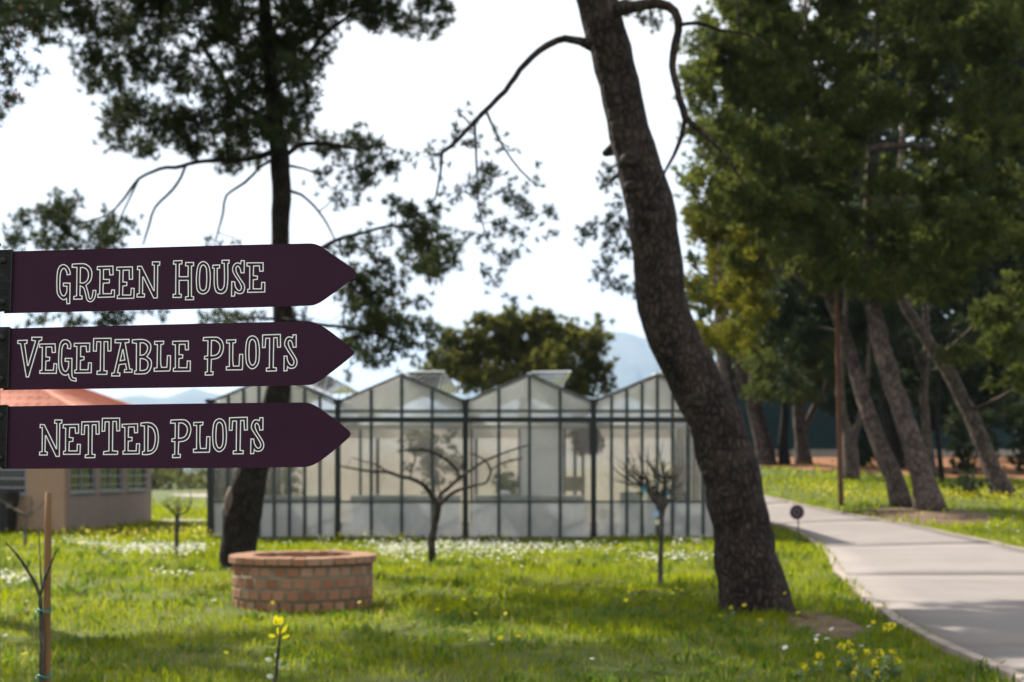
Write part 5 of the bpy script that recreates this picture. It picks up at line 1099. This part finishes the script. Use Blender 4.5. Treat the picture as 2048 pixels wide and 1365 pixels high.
def scatter(d0, d1, dens, xmin=-99, xmax=99):
    A = .45*(d1*d1-d0*d0)+3*(d1-d0); n = int(A*dens)
    d = np.sqrt(rng.uniform(d0*d0, d1*d1, n)); x = rng.uniform(-1, 1, n)*(.43*d+1.5)
    k = ~blocked(x, d) & (x > xmin) & (x < xmax); return x[k], d[k]
def blades(x, y, h, w, lean, mat, name):
    n = len(x); z = g(x, y); a = rng.uniform(0, 2*np.pi, n); L = np.abs(rng.normal(0, lean, n)); b_ = rng.uniform(0, 2*np.pi, n)
    base = np.stack([x, y, z-.01], -1); dr = np.stack([np.cos(a)*L, np.sin(a)*L, np.ones(n)], -1); dr /= np.linalg.norm(dr, axis=1)[:, None]
    tip = base+dr*h[:, None]+np.stack([np.cos(a), np.sin(a), -.35*np.ones(n)], -1)*(L*h*.5)[:, None]
    mid = base+dr*(h*.55)[:, None]; sd_ = np.stack([np.cos(b_), np.sin(b_), np.zeros(n)], -1)*(w/2)[:, None]
    V = np.stack([base-sd_*.6, base+sd_*.6, mid+sd_, mid-sd_, tip], 1).reshape(-1, 3); i = np.arange(n)[:, None]*5
    Fc = np.concatenate([i+np.array([[0, 1, 2]]), i+np.array([[0, 2, 3]]), i+np.array([[3, 2, 4]])], 1).reshape(-1, 3)
    return tag(link(bpy.data.objects.new(name, npmesh(name, V, Fc, mat))), kind='stuff')
parts_ = []
for d0, d1, dens, hh, ww in ((6.5, 16, 850, .085, .0065), (16, 25, 450, .10, .010), (25, 37, 220, .12, .0155), (37, 60, 50, .16, .033), (60, 125, 7, .22, .08)):
    x, y = scatter(d0, d1, dens); q = lump(x, y); k = rng.random(len(x)) < .35+.65*q; x, y, q = x[k], y[k], q[k]
    h = hh*(.55+.9*q)*rng.uniform(.6, 1.45, len(x)); parts_.append((x, y, h, ww*rng.uniform(.7, 1.4, len(x))))
X, Yg, Hh, Ww = [np.concatenate([p[i] for p in parts_]) for i in range(4)]
tag(blades(X, Yg, Hh, Ww, .55, M['grass'], 'grass'), 'lush green spring grass around the well and trees', 'grass')
# broad leaved weeds in cushions
wxs, wys, whs, wws = [], [], [], []
for d0, d1, dens, hh, ww in ((6.5, 18, 5.5, .10, .028), (18, 36, 1.8, .13, .04)):
    x, y = scatter(d0, d1, dens)
    for a, b_ in zip(x, y):
        if rng.random() > .25+.75*lump(a+3, b_): continue
        n = int(rng.integers(14, 46)); sp__ = rng.uniform(.05, .17)
        wxs.append(a+rng.normal(0, sp__, n)); wys.append(b_+rng.normal(0, sp__, n)); whs.append(hh*rng.uniform(.5, 1.5, n)); wws.append(ww*rng.uniform(.6, 1.3, n))
wX, wY = np.concatenate(wxs), np.concatenate(wys); k = ~blocked(wX, wY)
tag(blades(wX[k], wY[k], np.concatenate(whs)[k], np.concatenate(wws)[k], 1.1, M['weed'], 'weeds'), 'broad leaved weeds growing in cushions through the lawn', 'weeds')
x, y = scatter(6.5, 36, 42); k = rng.random(len(x)) < 1.1-lump(x*.7+5, y*.8); x, y = x[k], y[k]
tag(blades(x, y, rng.uniform(.06, .17, len(x)), rng.uniform(.006, .013, len(x)), .9, M['dry_grass'], 'dry_grass'), 'dry straw coloured blades scattered through the green lawn', 'grass')
def flowers(spots, name, mat, label, size, hgt, tilt):
    xs_, ys_ = [], []
    for px, py, rx, ry, n in spots:
        for _ in range(n):
            p = PG(px+random.gauss(0, rx), py+random.gauss(0, ry)); xs_.append(p.x); ys_.append(p.y)
    x, y = np.array(xs_), np.array(ys_); k = ~blocked(x, y); x, y = x[k], y[k]; n = len(x); z = g(x, y)+hgt*rng.uniform(.6, 1.3, n)
    nr = np.stack([rng.normal(0, tilt, n), rng.normal(-.25, tilt, n), np.ones(n)], -1); nr /= np.linalg.norm(nr, axis=1)[:, None]
    u = np.cross(nr, np.tile([1., .2, 0], (n, 1))); u /= np.linalg.norm(u, axis=1)[:, None]; v = np.cross(nr, u); V = []; r_s = size*rng.uniform(.7, 1.25, n)
    c = np.stack([x, y, z], -1)
    for i in range(6):
        a = i*math.pi/3; V.append(c+(u*math.cos(a)+v*math.sin(a))*r_s[:, None]+nr*(.15*size*(1 if i % 2 else -1)))
    V = np.stack(V, 1).reshape(-1, 3); return tag(link(bpy.data.objects.new(name, npmesh(name, V, np.arange(len(V)).reshape(-1, 6), mat))), label, 'flowers', kind='stuff')
flowers([(155,1093,34,5,68),(185,1095,20,5,37),(240,1105,22,5,37),(285,1107,40,7,204),(350,1107,34,6,161),(385,1106,16,6,68),(10,1168,12,6,31),(50,1172,12,6,24),(340,1160,30,6,24),(770,1107,20,6,117),(820,1108,26,7,124),(880,1105,40,7,124),(940,1104,40,7,186),(1000,1100,40,7,124),(1050,1108,34,6,74),(1120,1104,40,6,86),(810,1130,30,8,37),(930,1120,60,8,68),(1000,1124,50,8,43),(1350,1125,40,5,74),(1380,1090,24,6,49),(1300,1130,40,8,31),(320,998,22,10,99),(370,1010,26,10,43),(760,1095,200,6,99),(1230,1100,80,8,55),(700,1290,500,52,6),(1400,1330,300,32,3),(1640,1310,40,22,8),(1960,1060,40,12,18)], 'daisies', M['daisy'], 'drifts of white daisies in the grass before the greenhouse', .022, .13, .35)
flowers([(270,1080,90,8,200),(330,1075,60,6,160),(420,1075,30,6,70),(150,1080,60,6,60),(700,1084,40,4,30),(800,1084,60,4,50),(1620,985,24,7,170),(1660,982,26,7,150),(1735,1000,36,6,120),(1700,1002,30,5,90),(1760,985,24,8,60),(1890,998,36,5,200),(1960,1000,50,6,220),(2030,1000,40,8,200),(2010,985,40,8,90),(1600,1230,200,40,20),(700,1280,400,40,20),(330,1000,40,6,60),(240,1120,200,10,40)], 'yellow_flowers', M['yellow'], 'scattered yellow wildflowers on the bank and in the lawn', .024, .20, .5)

# ------------------------------------------------------------------ hazy air towards the hills
hb = MB().box(-13000, 13000, -500, 11500, -30, 1000).build('haze', None); tag(hb, kind='stuff')
m, t, o = newmat('haze'); pv = t.nodes.new('ShaderNodeVolumePrincipled'); pv.inputs['Color'].default_value = (.50, .71, 1, 1); pv.inputs['Density'].default_value = .00009; pv.inputs['Anisotropy'].default_value = .1
t.links.new(pv.outputs[0], o.inputs['Volume']); hb.data.materials.append(m)
